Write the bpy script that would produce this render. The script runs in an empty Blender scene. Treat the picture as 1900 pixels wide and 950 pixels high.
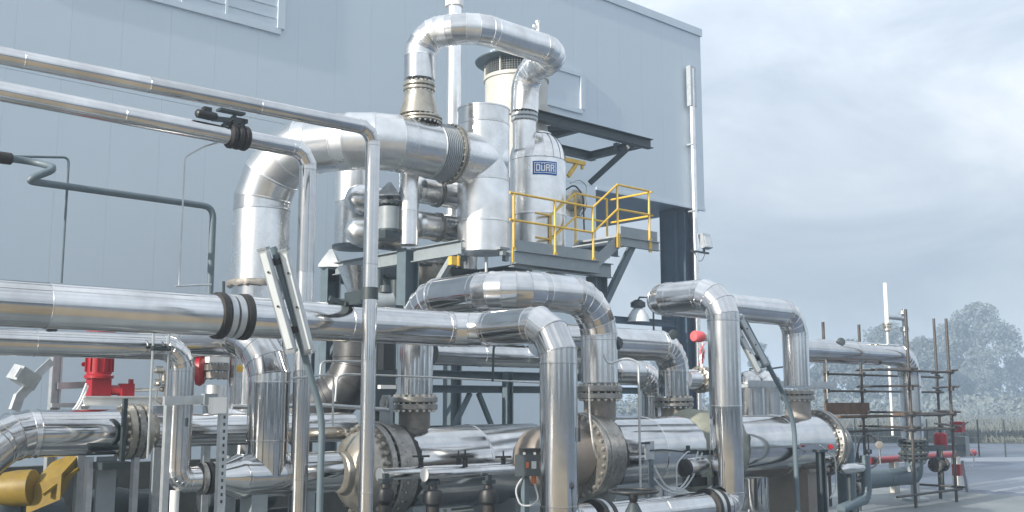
import bpy, math, random
from math import sin, cos, pi, radians as R, sqrt, atan2, tan
from mathutils import Vector as V, Matrix

random.seed(7)
scene = bpy.context.scene
col = scene.collection

# ---------------------------------------------------------------- camera
# world axes: +X runs along the big wall (right and away), +Y runs square to it (left and away)
CAM = V((0, 0, 2.3))
YAW, PITCH, FPX = R(47.9), R(8.0), 1900.0
FW = V((cos(YAW) * cos(PITCH), sin(YAW) * cos(PITCH), sin(PITCH)))
RT = V((sin(YAW), -cos(YAW), 0))
UP = RT.cross(FW)
cd = bpy.data.cameras.new('camera'); cam = bpy.data.objects.new('camera', cd); col.objects.link(cam)
cam.location = CAM
cam.rotation_euler = FW.to_track_quat('-Z', 'Y').to_euler()
cd.sensor_width = 36.0; cd.lens = 36.0 * FPX / 1900.0
cd.clip_start = 0.1; cd.clip_end = 3000
scene.camera = cam
scene.render.resolution_x, scene.render.resolution_y = 1024, 512

# ---------------------------------------------------------------- sky and sun
SUN_AZ, SUN_EL = R(182.5), R(22.0)           # azimuth of the sun measured from +X towards +Y
sd = V((cos(SUN_AZ) * cos(SUN_EL), sin(SUN_AZ) * cos(SUN_EL), sin(SUN_EL)))
sl = bpy.data.lights.new('sun', 'SUN'); sun = bpy.data.objects.new('sun', sl); col.objects.link(sun)
sl.energy = 5.0; sl.angle = R(0.53); sl.color = (1.0, 0.93, 0.82)
sun.location = (-20, -2, 30)
sun.rotation_euler = sd.to_track_quat('Z', 'Y').to_euler()
world = bpy.data.worlds.new('World'); scene.world = world; world.use_nodes = True
wt = world.node_tree; wt.nodes.clear()
def wn(t, **k):
    n = wt.nodes.new(t)
    for a, b in k.items(): setattr(n, a, b)
    return n
sky = wn('ShaderNodeTexSky', sky_type='NISHITA'); sky.sun_disc = False
sky.sun_elevation = SUN_EL; sky.sun_rotation = R(90) - SUN_AZ; sky.air_density = 1.0; sky.dust_density = 2.0
tc = wn('ShaderNodeTexCoord')
mp = wn('ShaderNodeMapping'); mp.inputs['Scale'].default_value = (1.0, 1.0, 2.3); mp.inputs['Location'].default_value = (3.1, 1.7, 0.4)
nz = wn('ShaderNodeTexNoise'); nz.inputs['Scale'].default_value = 3.3; nz.inputs['Detail'].default_value = 7; nz.inputs['Roughness'].default_value = .56
nz.inputs['Distortion'].default_value = .5
rp = wn('ShaderNodeValToRGB'); rp.color_ramp.elements[0].position = .30; rp.color_ramp.elements[1].position = .72
rp.color_ramp.elements[0].color = (3.7, 4.35, 5.15, 1); rp.color_ramp.elements[1].color = (8.0, 8.3, 8.6, 1)
e = rp.color_ramp.elements.new(.5); e.color = (5.4, 5.95, 6.6, 1)
sx = wn('ShaderNodeSeparateXYZ'); mr = wn('ShaderNodeMapRange')
mr.inputs['From Min'].default_value = .10; mr.inputs['From Max'].default_value = .40; mr.inputs['To Min'].default_value = .88; mr.inputs['To Max'].default_value = 1.48
mul = wn('ShaderNodeVectorMath', operation='SCALE')
mx = wn('ShaderNodeMix', data_type='RGBA'); mx.inputs[0].default_value = .88
bg = wn('ShaderNodeBackground'); bg.inputs['Strength'].default_value = .1
ow = wn('ShaderNodeOutputWorld')
L = wt.links.new
L(tc.outputs['Generated'], mp.inputs[0]); L(mp.outputs[0], nz.inputs['Vector']); L(nz.outputs['Fac'], rp.inputs[0])
L(tc.outputs['Generated'], sx.inputs[0]); L(sx.outputs['Z'], mr.inputs['Value'])
L(rp.outputs[0], mul.inputs[0]); L(mr.outputs[0], mul.inputs['Scale'])
L(sky.outputs[0], mx.inputs[6]); L(mul.outputs[0], mx.inputs[7]); L(mx.outputs[2], bg.inputs[0]); L(bg.outputs[0], ow.inputs[0])
scene.view_settings.view_transform = 'Standard'; scene.view_settings.look = 'None'
scene.view_settings.gamma = 1.0; scene.view_settings.use_curve_mapping = False
scene.view_settings.exposure = 0.3
HAZE = 0.0022
scene.cycles.volume_bounces = 2
scene.render.engine = 'CYCLES'

# ---------------------------------------------------------------- surveying helper
def ray(px, py):
    return FW + RT * ((px - 950) / FPX) + UP * ((475 - py) / FPX)
def P(px, py, X=None, Y=None, Z=None, D=None):
    """world point where the sight line through a photo position meets a plane of the plant grid"""
    d = ray(px, py)
    if X is not None: t = (X - CAM.x) / d.x
    elif Y is not None: t = (Y - CAM.y) / d.y
    elif Z is not None: t = (Z - CAM.z) / d.z
    else: t = D
    return CAM + d * t
def at(p, x=None, y=None, z=None):
    return V((p[0] if x is None else x, p[1] if y is None else y, p[2] if z is None else z))

# ---------------------------------------------------------------- materials
MATS = {}
def mat(name, base, metal=0.0, rough=0.5, var=0.12, scale=6.0, bump=0.0, bscale=30.0, second=None, sfac=(.45, .65), rvar=.0, objvar=0.0, coat=0.0):
    m = bpy.data.materials.new(name); m.use_nodes = True
    nt = m.node_tree; n = nt.nodes; l = nt.links.new
    b = n['Principled BSDF']
    b.inputs['Metallic'].default_value = metal; b.inputs['Roughness'].default_value = rough
    if coat: b.inputs['Coat Weight'].default_value = coat
    t = n.new('ShaderNodeTexCoord')
    nz = n.new('ShaderNodeTexNoise'); nz.inputs['Scale'].default_value = scale; nz.inputs['Detail'].default_value = 6; nz.inputs['Roughness'].default_value = .6
    l(t.outputs['Object'], nz.inputs['Vector'])
    rp = n.new('ShaderNodeValToRGB')
    lo = [max(0, c * (1 - var)) for c in base]; hi = [min(1, c * (1 + var)) for c in base]
    rp.color_ramp.elements[0].position = .3; rp.color_ramp.elements[1].position = .7
    rp.color_ramp.elements[0].color = (*lo, 1); rp.color_ramp.elements[1].color = (*hi, 1)
    l(nz.outputs['Fac'], rp.inputs[0]); out = rp.outputs[0]
    if second:
        n2 = n.new('ShaderNodeTexNoise'); n2.inputs['Scale'].default_value = scale * 2.3; n2.inputs['Detail'].default_value = 9; n2.inputs['Roughness'].default_value = .7
        l(t.outputs['Object'], n2.inputs['Vector'])
        r2 = n.new('ShaderNodeMapRange'); r2.inputs['From Min'].default_value = sfac[0]; r2.inputs['From Max'].default_value = sfac[1]
        l(n2.outputs['Fac'], r2.inputs['Value'])
        m2 = n.new('ShaderNodeMix'); m2.data_type = 'RGBA'; m2.inputs[7].default_value = (*second, 1)
        l(r2.outputs[0], m2.inputs[0]); l(out, m2.inputs[6]); out = m2.outputs[2]
    if objvar:
        oi = n.new('ShaderNodeObjectInfo'); mr = n.new('ShaderNodeMapRange'); mr.inputs['To Min'].default_value = 1 - objvar; mr.inputs['To Max'].default_value = 1 + objvar
        l(oi.outputs['Random'], mr.inputs['Value'])
        sc = n.new('ShaderNodeVectorMath'); sc.operation = 'SCALE'; l(out, sc.inputs[0]); l(mr.outputs[0], sc.inputs['Scale']); out = sc.outputs[0]
    l(out, b.inputs['Base Color'])
    if rvar:
        mr = n.new('ShaderNodeMapRange'); mr.inputs['To Min'].default_value = max(.03, rough - rvar); mr.inputs['To Max'].default_value = rough + rvar
        n3 = n.new('ShaderNodeTexNoise'); n3.inputs['Scale'].default_value = scale * .7; n3.inputs['Detail'].default_value = 5
        l(t.outputs['Object'], n3.inputs['Vector']); l(n3.outputs['Fac'], mr.inputs['Value']); l(mr.outputs[0], b.inputs['Roughness'])
    if bump:
        n4 = n.new('ShaderNodeTexNoise'); n4.inputs['Scale'].default_value = bscale; n4.inputs['Detail'].default_value = 4
        l(t.outputs['Object'], n4.inputs['Vector'])
        bp = n.new('ShaderNodeBump'); bp.inputs['Strength'].default_value = bump; bp.inputs['Distance'].default_value = .02
        l(n4.outputs['Fac'], bp.inputs['Height']); l(bp.outputs[0], b.inputs['Normal'])
    MATS[name] = m
    return m

def clad_mat(name, base, rough, wob=.12):
    """rolled sheet cladding: long shallow waves along the sheet, slight sheet-to-sheet differences, faint grime"""
    m = bpy.data.materials.new(name); m.use_nodes = True
    nt = m.node_tree; n = nt.nodes; l = nt.links.new; b = n['Principled BSDF']
    b.inputs['Metallic'].default_value = 1.0
    uv = n.new('ShaderNodeUVMap'); uv.uv_map = 'UVMap'
    oi = n.new('ShaderNodeObjectInfo')
    # u runs round the pipe (metres), v along it (metres)
    mp = n.new('ShaderNodeMapping'); mp.inputs['Scale'].default_value = (5.0, .55, 1)
    off = n.new('ShaderNodeVectorMath'); off.operation = 'SCALE'; off.inputs[0].default_value = (37, 53, 11); l(oi.outputs['Random'], off.inputs['Scale'])
    l(uv.outputs[0], mp.inputs['Vector']); l(off.outputs[0], mp.inputs['Location'])
    nz = n.new('ShaderNodeTexNoise'); nz.inputs['Scale'].default_value = 1.3; nz.inputs['Detail'].default_value = 1.5
    l(mp.outputs[0], nz.inputs['Vector'])
    mp2 = n.new('ShaderNodeMapping'); mp2.inputs['Scale'].default_value = (60, 2.0, 1); l(uv.outputs[0], mp2.inputs['Vector'])
    n2 = n.new('ShaderNodeTexNoise'); n2.inputs['Scale'].default_value = 1.5; n2.inputs['Detail'].default_value = 2; l(mp2.outputs[0], n2.inputs['Vector'])
    ad = n.new('ShaderNodeMath'); ad.operation = 'MULTIPLY_ADD'; ad.inputs[1].default_value = .012
    l(n2.outputs['Fac'], ad.inputs[0]); l(nz.outputs['Fac'], ad.inputs[2])
    bp = n.new('ShaderNodeBump'); bp.inputs['Strength'].default_value = wob; bp.inputs['Distance'].default_value = .09
    l(ad.outputs[0], bp.inputs['Height']); l(bp.outputs[0], b.inputs['Normal'])
    n3 = n.new('ShaderNodeTexNoise'); n3.inputs['Scale'].default_value = 2.2; n3.inputs['Detail'].default_value = 3; n3.inputs['Roughness'].default_value = .65
    tcx = n.new('ShaderNodeTexCoord'); l(tcx.outputs['Object'], n3.inputs['Vector'])
    mr = n.new('ShaderNodeMapRange'); mr.inputs['From Min'].default_value = .3; mr.inputs['From Max'].default_value = .75
    mr.inputs['To Min'].default_value = rough - .03; mr.inputs['To Max'].default_value = rough + .07
    l(n3.outputs['Fac'], mr.inputs['Value'])
    ra = n.new('ShaderNodeMapRange'); ra.inputs['To Min'].default_value = -.03; ra.inputs['To Max'].default_value = .09; l(oi.outputs['Random'], ra.inputs['Value'])
    rs = n.new('ShaderNodeMath'); rs.operation = 'ADD'; l(mr.outputs[0], rs.inputs[0]); l(ra.outputs[0], rs.inputs[1]); l(rs.outputs[0], b.inputs['Roughness'])
    rp = n.new('ShaderNodeValToRGB'); rp.color_ramp.elements[0].position = .35; rp.color_ramp.elements[1].position = .75
    rp.color_ramp.elements[0].color = (*base, 1); rp.color_ramp.elements[1].color = (*[c * .76 for c in base], 1)
    l(n3.outputs['Fac'], rp.inputs[0])
    mr2 = n.new('ShaderNodeMapRange'); mr2.inputs['To Min'].default_value = .80; mr2.inputs['To Max'].default_value = 1.08; l(oi.outputs['Random'], mr2.inputs['Value'])
    sc = n.new('ShaderNodeVectorMath'); sc.operation = 'SCALE'; l(rp.outputs[0], sc.inputs[0]); l(mr2.outputs[0], sc.inputs['Scale']); l(sc.outputs[0], b.inputs['Base Color'])
    MATS[name] = m

clad_mat('aluminium_cladding', (.74, .74, .74), .10, .07)
clad_mat('sunlit_cladding', (.92, .92, .915), .23, .05)  # lit copy of the cladding: strong upper sunlight put into a paler base
mat('steel_flange', (.32, .315, .30), .8, .36, .25, 9, .15, 40, second=(.14, .095, .06), sfac=(.52, .74))
mat('bare_nozzle', (.27, .255, .235), .35, .5, .2, 7, .1, 30, second=(.25, .19, .13), sfac=(.5, .8))
mat('brass_tint_steel', (.40, .375, .325), .75, .34, .2, 6, .1, 30, second=(.30, .24, .14), sfac=(.55, .8))
mat('bolt_steel', (.62, .60, .55), .9, .3, .2, 20)
mat('galvanised_steel', (.47, .50, .52), .55, .42, .14, 8, .05, 50, rvar=.08)
mat('grey_paint', (.25, .285, .305), 0, .42, .1, 5, .03, 40, second=(.22, .22, .2), sfac=(.6, .9))
mat('blue_grey_paint', (.11, .15, .175), 0, .45, .12, 5, .03, 40)
mat('dark_steel', (.035, .05, .057), 0, .5, .2, 6)
mat('black_plastic', (.018, .02, .023), 0, .45, .25, 10)
mat('black_rubber', (.022, .02, .02), 0, .6, .3, 14, .3, 60)
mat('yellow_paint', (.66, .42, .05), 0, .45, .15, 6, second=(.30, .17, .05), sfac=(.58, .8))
mat('shaded_yellow_paint', (.25, .165, .018), 0, .5, .2, 5, second=(.18, .12, .05), sfac=(.5, .75))  # yellow paint darkened, with the shade under the fat pipe in its colour
mat('dark_duct_metal', (.11, .11, .11), .6, .35, .3, 4)
mat('red_reflection_pipe', (.24, .09, .075), .4, .4, .2, 6)  # pinkish metal; the reflection of the red valve is painted into its colour
mat('box_paint', (.05, .065, .075), 0, .45, .15, 8)
mat('red_paint', (.33, .010, .018), 0, .35, .12, 6, .03, 30, second=(.36, .02, .03), sfac=(.6, .85), coat=.2)
mat('tarp_red', (.75, .12, .13), 0, .6, .15, 9)
mat('rusty_tube', (.08, .075, .072), .35, .55, .3, 5, .1, 60, second=(.085, .055, .04), sfac=(.5, .75))
mat('brown_timber', (.12, .075, .05), 0, .8, .3, 5, .2, 30)
mat('cream_paint', (.50, .49, .45), 0, .45, .06, 4, second=(.55, .5, .4), sfac=(.62, .9))
mat('white_paint', (.80, .80, .78), 0, .4, .05, 4)
mat('tan_paint', (.22, .19, .165), 0, .45, .1, 4, .03, 20)
mat('green_tarp', (.25, .26, .215), 0, .8, .15, 6, .6, 25)
mat('wall_paint', (.55, .625, .685), 0, .42, .02, .5, objvar=.006)
mat('trim_paint', (.545, .62, .68), 0, .4, .04, 2)
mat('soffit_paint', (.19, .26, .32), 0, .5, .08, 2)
mat('column_paint', (.05, .085, .125), 0, .5, .15, 2)
mat('sign_blue', (.002, .11, .42), 0, .6, .05, 5)
mat('white_print', (.82, .84, .86), 0, .4, .03, 5)
mat('asphalt', (.09, .115, .16), 0, .5, .3, .22, .25, 60, rvar=.22)
mat('pale_asphalt', (.25, .28, .32), 0, .6, .12, .5, .2, 50)
mat('concrete', (.20, .225, .235), 0, .55, .25, .5, .2, 30, rvar=.2, second=(.25, .25, .24), sfac=(.55, .8))
mat('gravel', (.31, .255, .175), 0, .95, .3, 1.5, .6, 40)
mat('dry_grass', (.13, .14, .125), 0, .95, .25, 2)
mat('mesh_wire', (.30, .31, .30), .6, .4, .1, 5)
mat('lamp_glass', (.62, .66, .68), 0, .12, .05, 5)
mat('orange_plastic', (.45, .12, .04), 0, .4, .1, 5)
mat('cable_grey', (.45, .48, .50), 0, .5, .05, 5)
mat('bark', (.24, .21, .18), 0, .9, .25, 6, .3, 20)
mat('foliage', (.105, .125, .12), 0, .7, .35, .6, objvar=.2)
mat('pale_foliage', (.14, .16, .15), 0, .7, .35, .6, objvar=.2)
MATS['sign_blue'].node_tree.nodes['Principled BSDF'].inputs['Specular IOR Level'].default_value = .12
mat('soil', (.05, .056, .055), 0, .9, .3, .4, .3, 20)
mat('backdrop_dark', (.055, .06, .055), 0, .8, .3, 3, .2, 20)
MT = lambda k: MATS[k]

# ---------------------------------------------------------------- mesh building
class MB:
    def __init__(s): s.v = []; s.f = []; s.uv = None
    def add(s, vs, fs):
        o = len(s.v); s.v += [V(a) for a in vs]; s.f += [tuple(i + o for i in f) for f in fs]; return s
    def box(s, c, size, M=None):
        x, y, z = size[0] / 2, size[1] / 2, size[2] / 2
        vs = [V((a * x, b * y, d * z)) for a in (-1, 1) for b in (-1, 1) for d in (-1, 1)]
        if M is not None: vs = [M @ v for v in vs]
        return s.add([v + V(c) for v in vs], [(0, 1, 3, 2), (4, 6, 7, 5), (0, 4, 5, 1), (2, 3, 7, 6), (0, 2, 6, 4), (1, 5, 7, 3)])
    def bar(s, p, q, w, h, up=V((0, 0, 1))):
        p, q = V(p), V(q); d = (q - p); n = d.length; d.normalize()
        if abs(d.dot(up)) > .95: up = V((1, 0, 0)) if abs(d.x) < .9 else V((0, 1, 0))
        a = d.cross(up).normalized(); b = a.cross(d)
        M = Matrix((d, a, b)).transposed()
        return s.box((p + q) / 2, (n, w, h), M)
    def ibeam(s, p, q, h, w, up=V((0, 0, 1)), tf=.018, tw=.012):
        p, q = V(p), V(q); d = (q - p); d.normalize()
        if abs(d.dot(up)) > .95: up = V((1, 0, 0))
        a = d.cross(up).normalized(); b = a.cross(d)
        pr = [(-w/2, -h/2), (w/2, -h/2), (w/2, -h/2+tf), (tw/2, -h/2+tf), (tw/2, h/2-tf), (w/2, h/2-tf), (w/2, h/2), (-w/2, h/2), (-w/2, h/2-tf), (-tw/2, h/2-tf), (-tw/2, -h/2+tf), (-w/2, -h/2+tf)]
        return s.prism(pr, p, q, a, b)
    def prism(s, pr, p, q, a, b):
        n = len(pr); p, q = V(p), V(q)
        vs = [p + a * x + b * y for x, y in pr] + [q + a * x + b * y for x, y in pr]
        fs = [(i, (i + 1) % n, n + (i + 1) % n, n + i) for i in range(n)] + [tuple(range(n))[::-1], tuple(range(n, 2 * n))]
        return s.add(vs, fs)
    def tube(s, pts, r, n=10, cap=True):
        pts = [V(p) for p in pts]; rs = r if isinstance(r, (list, tuple)) else [r] * len(pts)
        o = len(s.v); u = None
        for i, p in enumerate(pts):
            d = (pts[min(i + 1, len(pts) - 1)] - pts[max(i - 1, 0)]).normalized()
            if u is None:
                u = d.cross(V((0, 0, 1)) if abs(d.z) < .9 else V((1, 0, 0))).normalized()
            else:
                u = (u - d * u.dot(d)).normalized()
            w = d.cross(u)
            for k in range(n):
                t = 2 * pi * k / n; s.v.append(p + (u * cos(t) + w * sin(t)) * rs[i])
        for i in range(len(pts) - 1):
            for k in range(n):
                s.f.append((o + i * n + k, o + i * n + (k + 1) % n, o + (i + 1) * n + (k + 1) % n, o + (i + 1) * n + k))
        if cap:
            s.f.append(tuple(o + k for k in range(n))[::-1]); e = o + (len(pts) - 1) * n
            s.f.append(tuple(e + k for k in range(n)))
        return s
    def lathe(s, prof, c, axis=V((0, 0, 1)), n=32):
        """prof: list of (radius, distance along axis)"""
        axis = V(axis).normalized(); c = V(c)
        u = axis.cross(V((0, 0, 1)) if abs(axis.z) < .9 else V((1, 0, 0))).normalized(); w = axis.cross(u)
        o = len(s.v)
        for r, h in prof:
            for k in range(n):
                t = 2 * pi * k / n; s.v.append(c + axis * h + (u * cos(t) + w * sin(t)) * max(r, 1e-4))
        for i in range(len(prof) - 1):
            for k in range(n):
                s.f.append((o + i * n + k, o + i * n + (k + 1) % n, o + (i + 1) * n + (k + 1) % n, o + (i + 1) * n + k))
        s.f.append(tuple(o + k for k in range(n))[::-1]); e = o + (len(prof) - 1) * n
        s.f.append(tuple(e + k for k in range(n)))
        return s

def origin_of(parent):
    o = V((0, 0, 0)); p = parent
    while p is not None: o += p.location; p = p.parent
    return o
def mesh_of(name, mb, off, ang=35, uv=None):
    me = bpy.data.meshes.new(name)
    me.from_pydata([tuple(v - off) for v in mb.v], [], mb.f)
    if uv is None and mb.uv: uv = mb.uv
    if uv:
        ul = me.uv_layers.new(name='UVMap')
        ul.data.foreach_set('uv', [c for f in uv for p in f for c in p])
    me.polygons.foreach_set('use_smooth', [True] * len(me.polygons))
    me.update(); me.set_sharp_from_angle(angle=R(ang))
    return me
def part(name, mb, m, parent, label=None, ang=35, uv=None, kind=None):
    o = bpy.data.objects.new(name, mesh_of(name, mb, origin_of(parent), ang, uv))
    col.objects.link(o); o.data.materials.append(MT(m)); o.parent = parent
    if label: o['label'] = label
    if kind: o['kind'] = kind
    return o
def thing(name, label, cat, loc=(0, 0, 0), group=None):
    o = bpy.data.objects.new(name, None); col.objects.link(o); o.empty_display_size = .2
    o.location = V(loc); o['label'] = label; o['category'] = cat
    if group: o['group'] = group
    return o
def solo(name, mb, m, label, cat, loc=None, group=None, ang=35):
    off = V(loc) if loc is not None else V(mb.v[0])
    o = bpy.data.objects.new(name, mesh_of(name, mb, off, ang)); col.objects.link(o); o.location = off
    o.data.materials.append(MT(m)); o['label'] = label; o['category'] = cat
    if group: o['group'] = group
    return o
def struct(name, mb, m, kind='structure'):
    o = bpy.data.objects.new(name, mesh_of(name, mb, V((0, 0, 0)))); col.objects.link(o); o.data.materials.append(MT(m)); o['kind'] = kind
    return o
def share(src, parent, M):
    """another object on the mesh of src"""
    o = src.copy(); col.objects.link(o); o.parent = parent; o.matrix_local = M
    return o

def mitre_path(pts, bend, gores):
    """straight runs joined by lobster-back elbows: list of joint points and whether the run between is an elbow gore"""
    pts = [V(p) for p in pts]; out = [(pts[0], False)]
    for i in range(1, len(pts) - 1):
        a = (pts[i] - pts[i - 1]); b = (pts[i + 1] - pts[i]); la, lb = a.length, b.length
        a.normalize(); b.normalize(); th = a.angle(b)
        if th < .02: out.append((pts[i], False)); continue
        n = max(1, round(gores * th / (pi / 2)))
        Rb = bend
        tl = Rb * tan(th / 2); mxl = min(la, lb) * .499
        if tl > mxl: tl = mxl; Rb = tl / tan(th / 2)
        start = pts[i] - a * tl
        ax = a.cross(b).normalized(); step = th / n
        p = start.copy(); d = a.copy()
        out.append((p.copy(), True)); p = p + d * (Rb * tan(step / 2))
        for k in range(n):
            out.append((p.copy(), True))
            d = Matrix.Rotation(step, 3, ax) @ d
            p = p + d * (2 * Rb * tan(step / 2) if k < n - 1 else Rb * tan(step / 2))
        out.append((p.copy(), False))
    out.append((pts[-1], False))
    return out

def pipe_run(root, pts, r, bend=None, gores=5, sec=1.6, m='aluminium_cladding', n=32, bead=None, caps=(True, True), jit=.08):
    """clad pipe: one sleeve object per sheet, with a raised swaged bead at its lap"""
    bend = bend or r * 2.6
    j = mitre_path(pts, bend, gores)
    js = []
    for i in range(len(j) - 1):
        p, g = j[i]; q = j[i + 1][0]; js.append((p, g))
        ln = (q - p).length
        if not g and ln > sec * 1.35:
            k = max(1, round(ln / sec))
            for t in range(1, k): js.append((p.lerp(q, (t + random.uniform(-jit, jit)) / k), False))
    js.append(j[-1])
    js2 = [js[0]]
    for a in js[1:]:
        if (a[0] - js2[-1][0]).length > .012: js2.append(a)
    js = js2; N = len(js)
    dirs = [(js[i + 1][0] - js[i][0]).normalized() for i in range(N - 1)]
    off = origin_of(root); bead = bead if bead is not None else max(.004, r * .030); bw = max(.012, r * .07)
    u = dirs[0].cross(V((0, 0, 1)) if abs(dirs[0].z) < .9 else V((1, 0, 0))).normalized(); vlen = 0; obs = []
    for i in range(N - 1):
        d = dirs[i]; u = (u - d * u.dot(d)).normalized(); w = d.cross(u)
        p, q = js[i][0], js[i + 1][0]; ln = (q - p).length
        na = (d + dirs[i - 1]).normalized() if i else d
        nb = (d + dirs[i + 1]).normalized() if i < N - 2 else d
        b = min(bw, ln * .2)
        st = [(0, r * 1.0), (b * .25, r + bead), (b * .9, r + bead), (b * 1.2, r)] if i else [(0, r)]
        rings = []
        for s_, rr in st + [(None, r * .9985)]:
            ring = []
            for k in range(n):
                t = 2 * pi * k / n; o_ = (u * cos(t) + w * sin(t)) * rr
                if s_ is None:
                    x = q + o_; ring.append(x + d * ((q - x).dot(nb) / d.dot(nb)))
                else:
                    x = p + o_; ring.append(x + d * ((p - x).dot(na) / d.dot(na) + s_))
            rings.append(ring)
        mb = MB(); uv = []
        for rg in rings: mb.v += rg
        sv = [s_ for s_, _ in st] + [ln]
        for a in range(len(rings) - 1):
            for k in range(n):
                k2 = (k + 1) % n
                mb.f.append((a * n + k, a * n + k2, (a + 1) * n + k2, (a + 1) * n + k))
                uu, u2 = 2 * pi * r * k / n, 2 * pi * r * (k + 1) / n
                uv.append(((uu, vlen + sv[a]), (u2, vlen + sv[a]), (u2, vlen + sv[a + 1]), (uu, vlen + sv[a + 1])))
        if i == 0 and caps[0]:
            mb.f.append(tuple(range(n))[::-1]); uv.append(tuple((v.x * .2, v.z * .2) for v in rings[0][::-1]))
        if i == N - 2 and caps[1]:
            z = (len(rings) - 1) * n; mb.f.append(tuple(range(z, z + n))); uv.append(tuple((v.x * .2, v.z * .2) for v in rings[-1]))
        vlen += ln
        nm = 'elbow_gore' if js[i][1] else 'cladding_sleeve'
        obs.append(part(nm, mb, m, root, uv=uv, ang=30))
    return obs

def drum(root, name, p, q, r, m='sunlit_cladding', n=40, prof=None):
    """single clad sheet drum with metre uv, optional (radius, fraction) profile"""
    p, q = V(p), V(q); d = (q - p); ln = d.length; d.normalize()
    u = d.cross(V((0, 0, 1)) if abs(d.z) < .9 else V((1, 0, 0))).normalized(); w = d.cross(u)
    prof = prof or [(r, 0), (r, ln)]
    mb = MB(); uv = []; ns = len(prof)
    for rr, h in prof:
        for k in range(n):
            t = 2 * pi * k / n; mb.v.append(p + d * h + (u * cos(t) + w * sin(t)) * max(rr, 1e-4))
    for a in range(ns - 1):
        for k in range(n):
            k2 = (k + 1) % n; mb.f.append((a * n + k, a * n + k2, (a + 1) * n + k2, (a + 1) * n + k))
            uu, u2 = 2 * pi * r * k / n, 2 * pi * r * (k + 1) / n; h0, h1 = prof[a][1], prof[a + 1][1]
            if h0 == h1: h1 += prof[a][0] - prof[a + 1][0]
            uv.append(((uu, h0), (u2, h0), (u2, h1), (uu, h1)))
    mb.f.append(tuple(range(n))[::-1]); uv.append(tuple((0, 0) for _ in range(n)))
    mb.f.append(tuple(range((ns - 1) * n, ns * n))); uv.append(tuple((0, 0) for _ in range(n)))
    return part(name, mb, m, root, uv=uv)

BOLT = {}
def bolts(root, c, axis, rad, nb, size, length, m='bolt_steel', phase=0.0):
    axis = V(axis).normalized(); u = axis.cross(V((0, 0, 1)) if abs(axis.z) < .9 else V((1, 0, 0))).normalized(); w = axis.cross(u)
    off = origin_of(root); key = (round(size, 4), round(length, 4), m); first = BOLT.get(key)
    rot = axis.to_track_quat('Z', 'Y').to_matrix().to_4x4()
    if first is None:
        mb = MB(); s = size
        mb.lathe([(s * .62, -length / 2 - s * .5), (s * .62, -length / 2 - s * .1), (s, -length / 2 - s * .1), (s, -length / 2 + s * .7), (s * .6, -length / 2 + s * .7),
                  (s * .6, length / 2 - s * .7), (s, length / 2 - s * .7), (s, length / 2 + s * .1), (s * .62, length / 2 + s * .1), (s * .62, length / 2 + s * .5)], (0, 0, 0), n=6)
        BOLT[key] = first = mesh_of('bolt', mb, V((0, 0, 0))); first.materials.append(MT(m))
    for k in range(nb):
        t = 2 * pi * (k + phase) / nb
        o = bpy.data.objects.new('bolt', first); col.objects.link(o); o.parent = root
        o.matrix_local = Matrix.Translation(V(c) + (u * cos(t) + w * sin(t)) * rad - off) @ rot

def flange(root, c, axis, r, th=.07, gap=.012, nb=16, bs=.022, m='steel_flange', bm='bolt_steel'):
    axis = V(axis).normalized(); c = V(c)
    for s in (-1, 1):
        e = c + axis * (s * gap / 2); 
        pr = [(r - .012, 0), (r, .012), (r, th - .012), (r - .012, th)]
        part('flange_ring', MB().lathe(pr, e, axis * s, 36), m, root)
    part('gasket', MB().lathe([(r * .8, -gap / 2 + .001), (r * .8, gap / 2 - .001)], c, axis, 28), 'black_rubber', root)
    bolts(root, c, axis, r - bs * 1.7, nb, bs, 2 * th + gap + bs * 1.4, bm, .5)

def rod(root, name, pts, r, m, n=10):
    return part(name, MB().tube(pts, r, n), m, root)
def smooth_path(pts, rad=.1, n=5):
    """polyline with rounded corners"""
    pts = [V(p) for p in pts]; out = [pts[0]]
    for i in range(1, len(pts) - 1):
        a = pts[i - 1] - pts[i]; b = pts[i + 1] - pts[i]; t = min(rad, a.length * .45, b.length * .45)
        p, q = pts[i] + a.normalized() * t, pts[i] + b.normalized() * t
        for k in range(n + 1):
            f = k / n; out.append(p * (1 - f) ** 2 + pts[i] * 2 * f * (1 - f) + q * f ** 2)
    out.append(pts[-1]); return out
def hang(a, b, sag, n=14):
    a, b = V(a), V(b); return [a.lerp(b, t / n) - V((0, 0, sag * 4 * (t / n) * (1 - t / n))) for t in range(n + 1)]
Z = V((0, 0, 1)); XA = V((1, 0, 0)); YA = V((0, 1, 0))

# ================================================================ the setting
struct('ground', MB().box((100, 100, -.1), (1200, 1200, .2)), 'asphalt')
struct('gravel_yard', MB().box((-16, -8, -.046), (52, 36, .1)), 'gravel')
struct('concrete_pad', MB().box((14, 15.2, -.042), (24, 14.4, .1)), 'concrete')
def gp_(px, py): q = P(px, py, Z=0.0); return (q.x, q.y)
for a, b, w in ((gp_(1640, 855), gp_(2060, 850), 2.4), (gp_(1820, 910), gp_(2060, 880), 2.6)):
    d = (V((*b, 0)) - V((*a, 0))).normalized(); 
    struct('pavement', MB().bar((*a, -.044), (*b, -.044), w, .1), 'pale_asphalt')
struct('verge', MB().bar((*gp_(1380, 816), -.045), (*gp_(2100, 818), -.045), 9.0, .1), 'soil')
WY = 24.0
zt = P(1298, 55, Y=WY).z; xr = P(1300, 100, Y=WY).x; zs = P(1308, 387, Y=WY).z; xl = P(1106, 400, Y=WY).x
bld = thing('building', 'huge pale blue-grey clad industrial hall whose upper storey overhangs a dark column', 'building', (xr, WY, 0))
x0 = -26.0; pw = 1.2
part('wall', MB().box(((x0 + xr) / 2, WY + 10, (zs + zt) / 2), (xr - x0 - .02, 20 - .03, zt - zs - .02)), 'trim_paint', bld)
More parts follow.
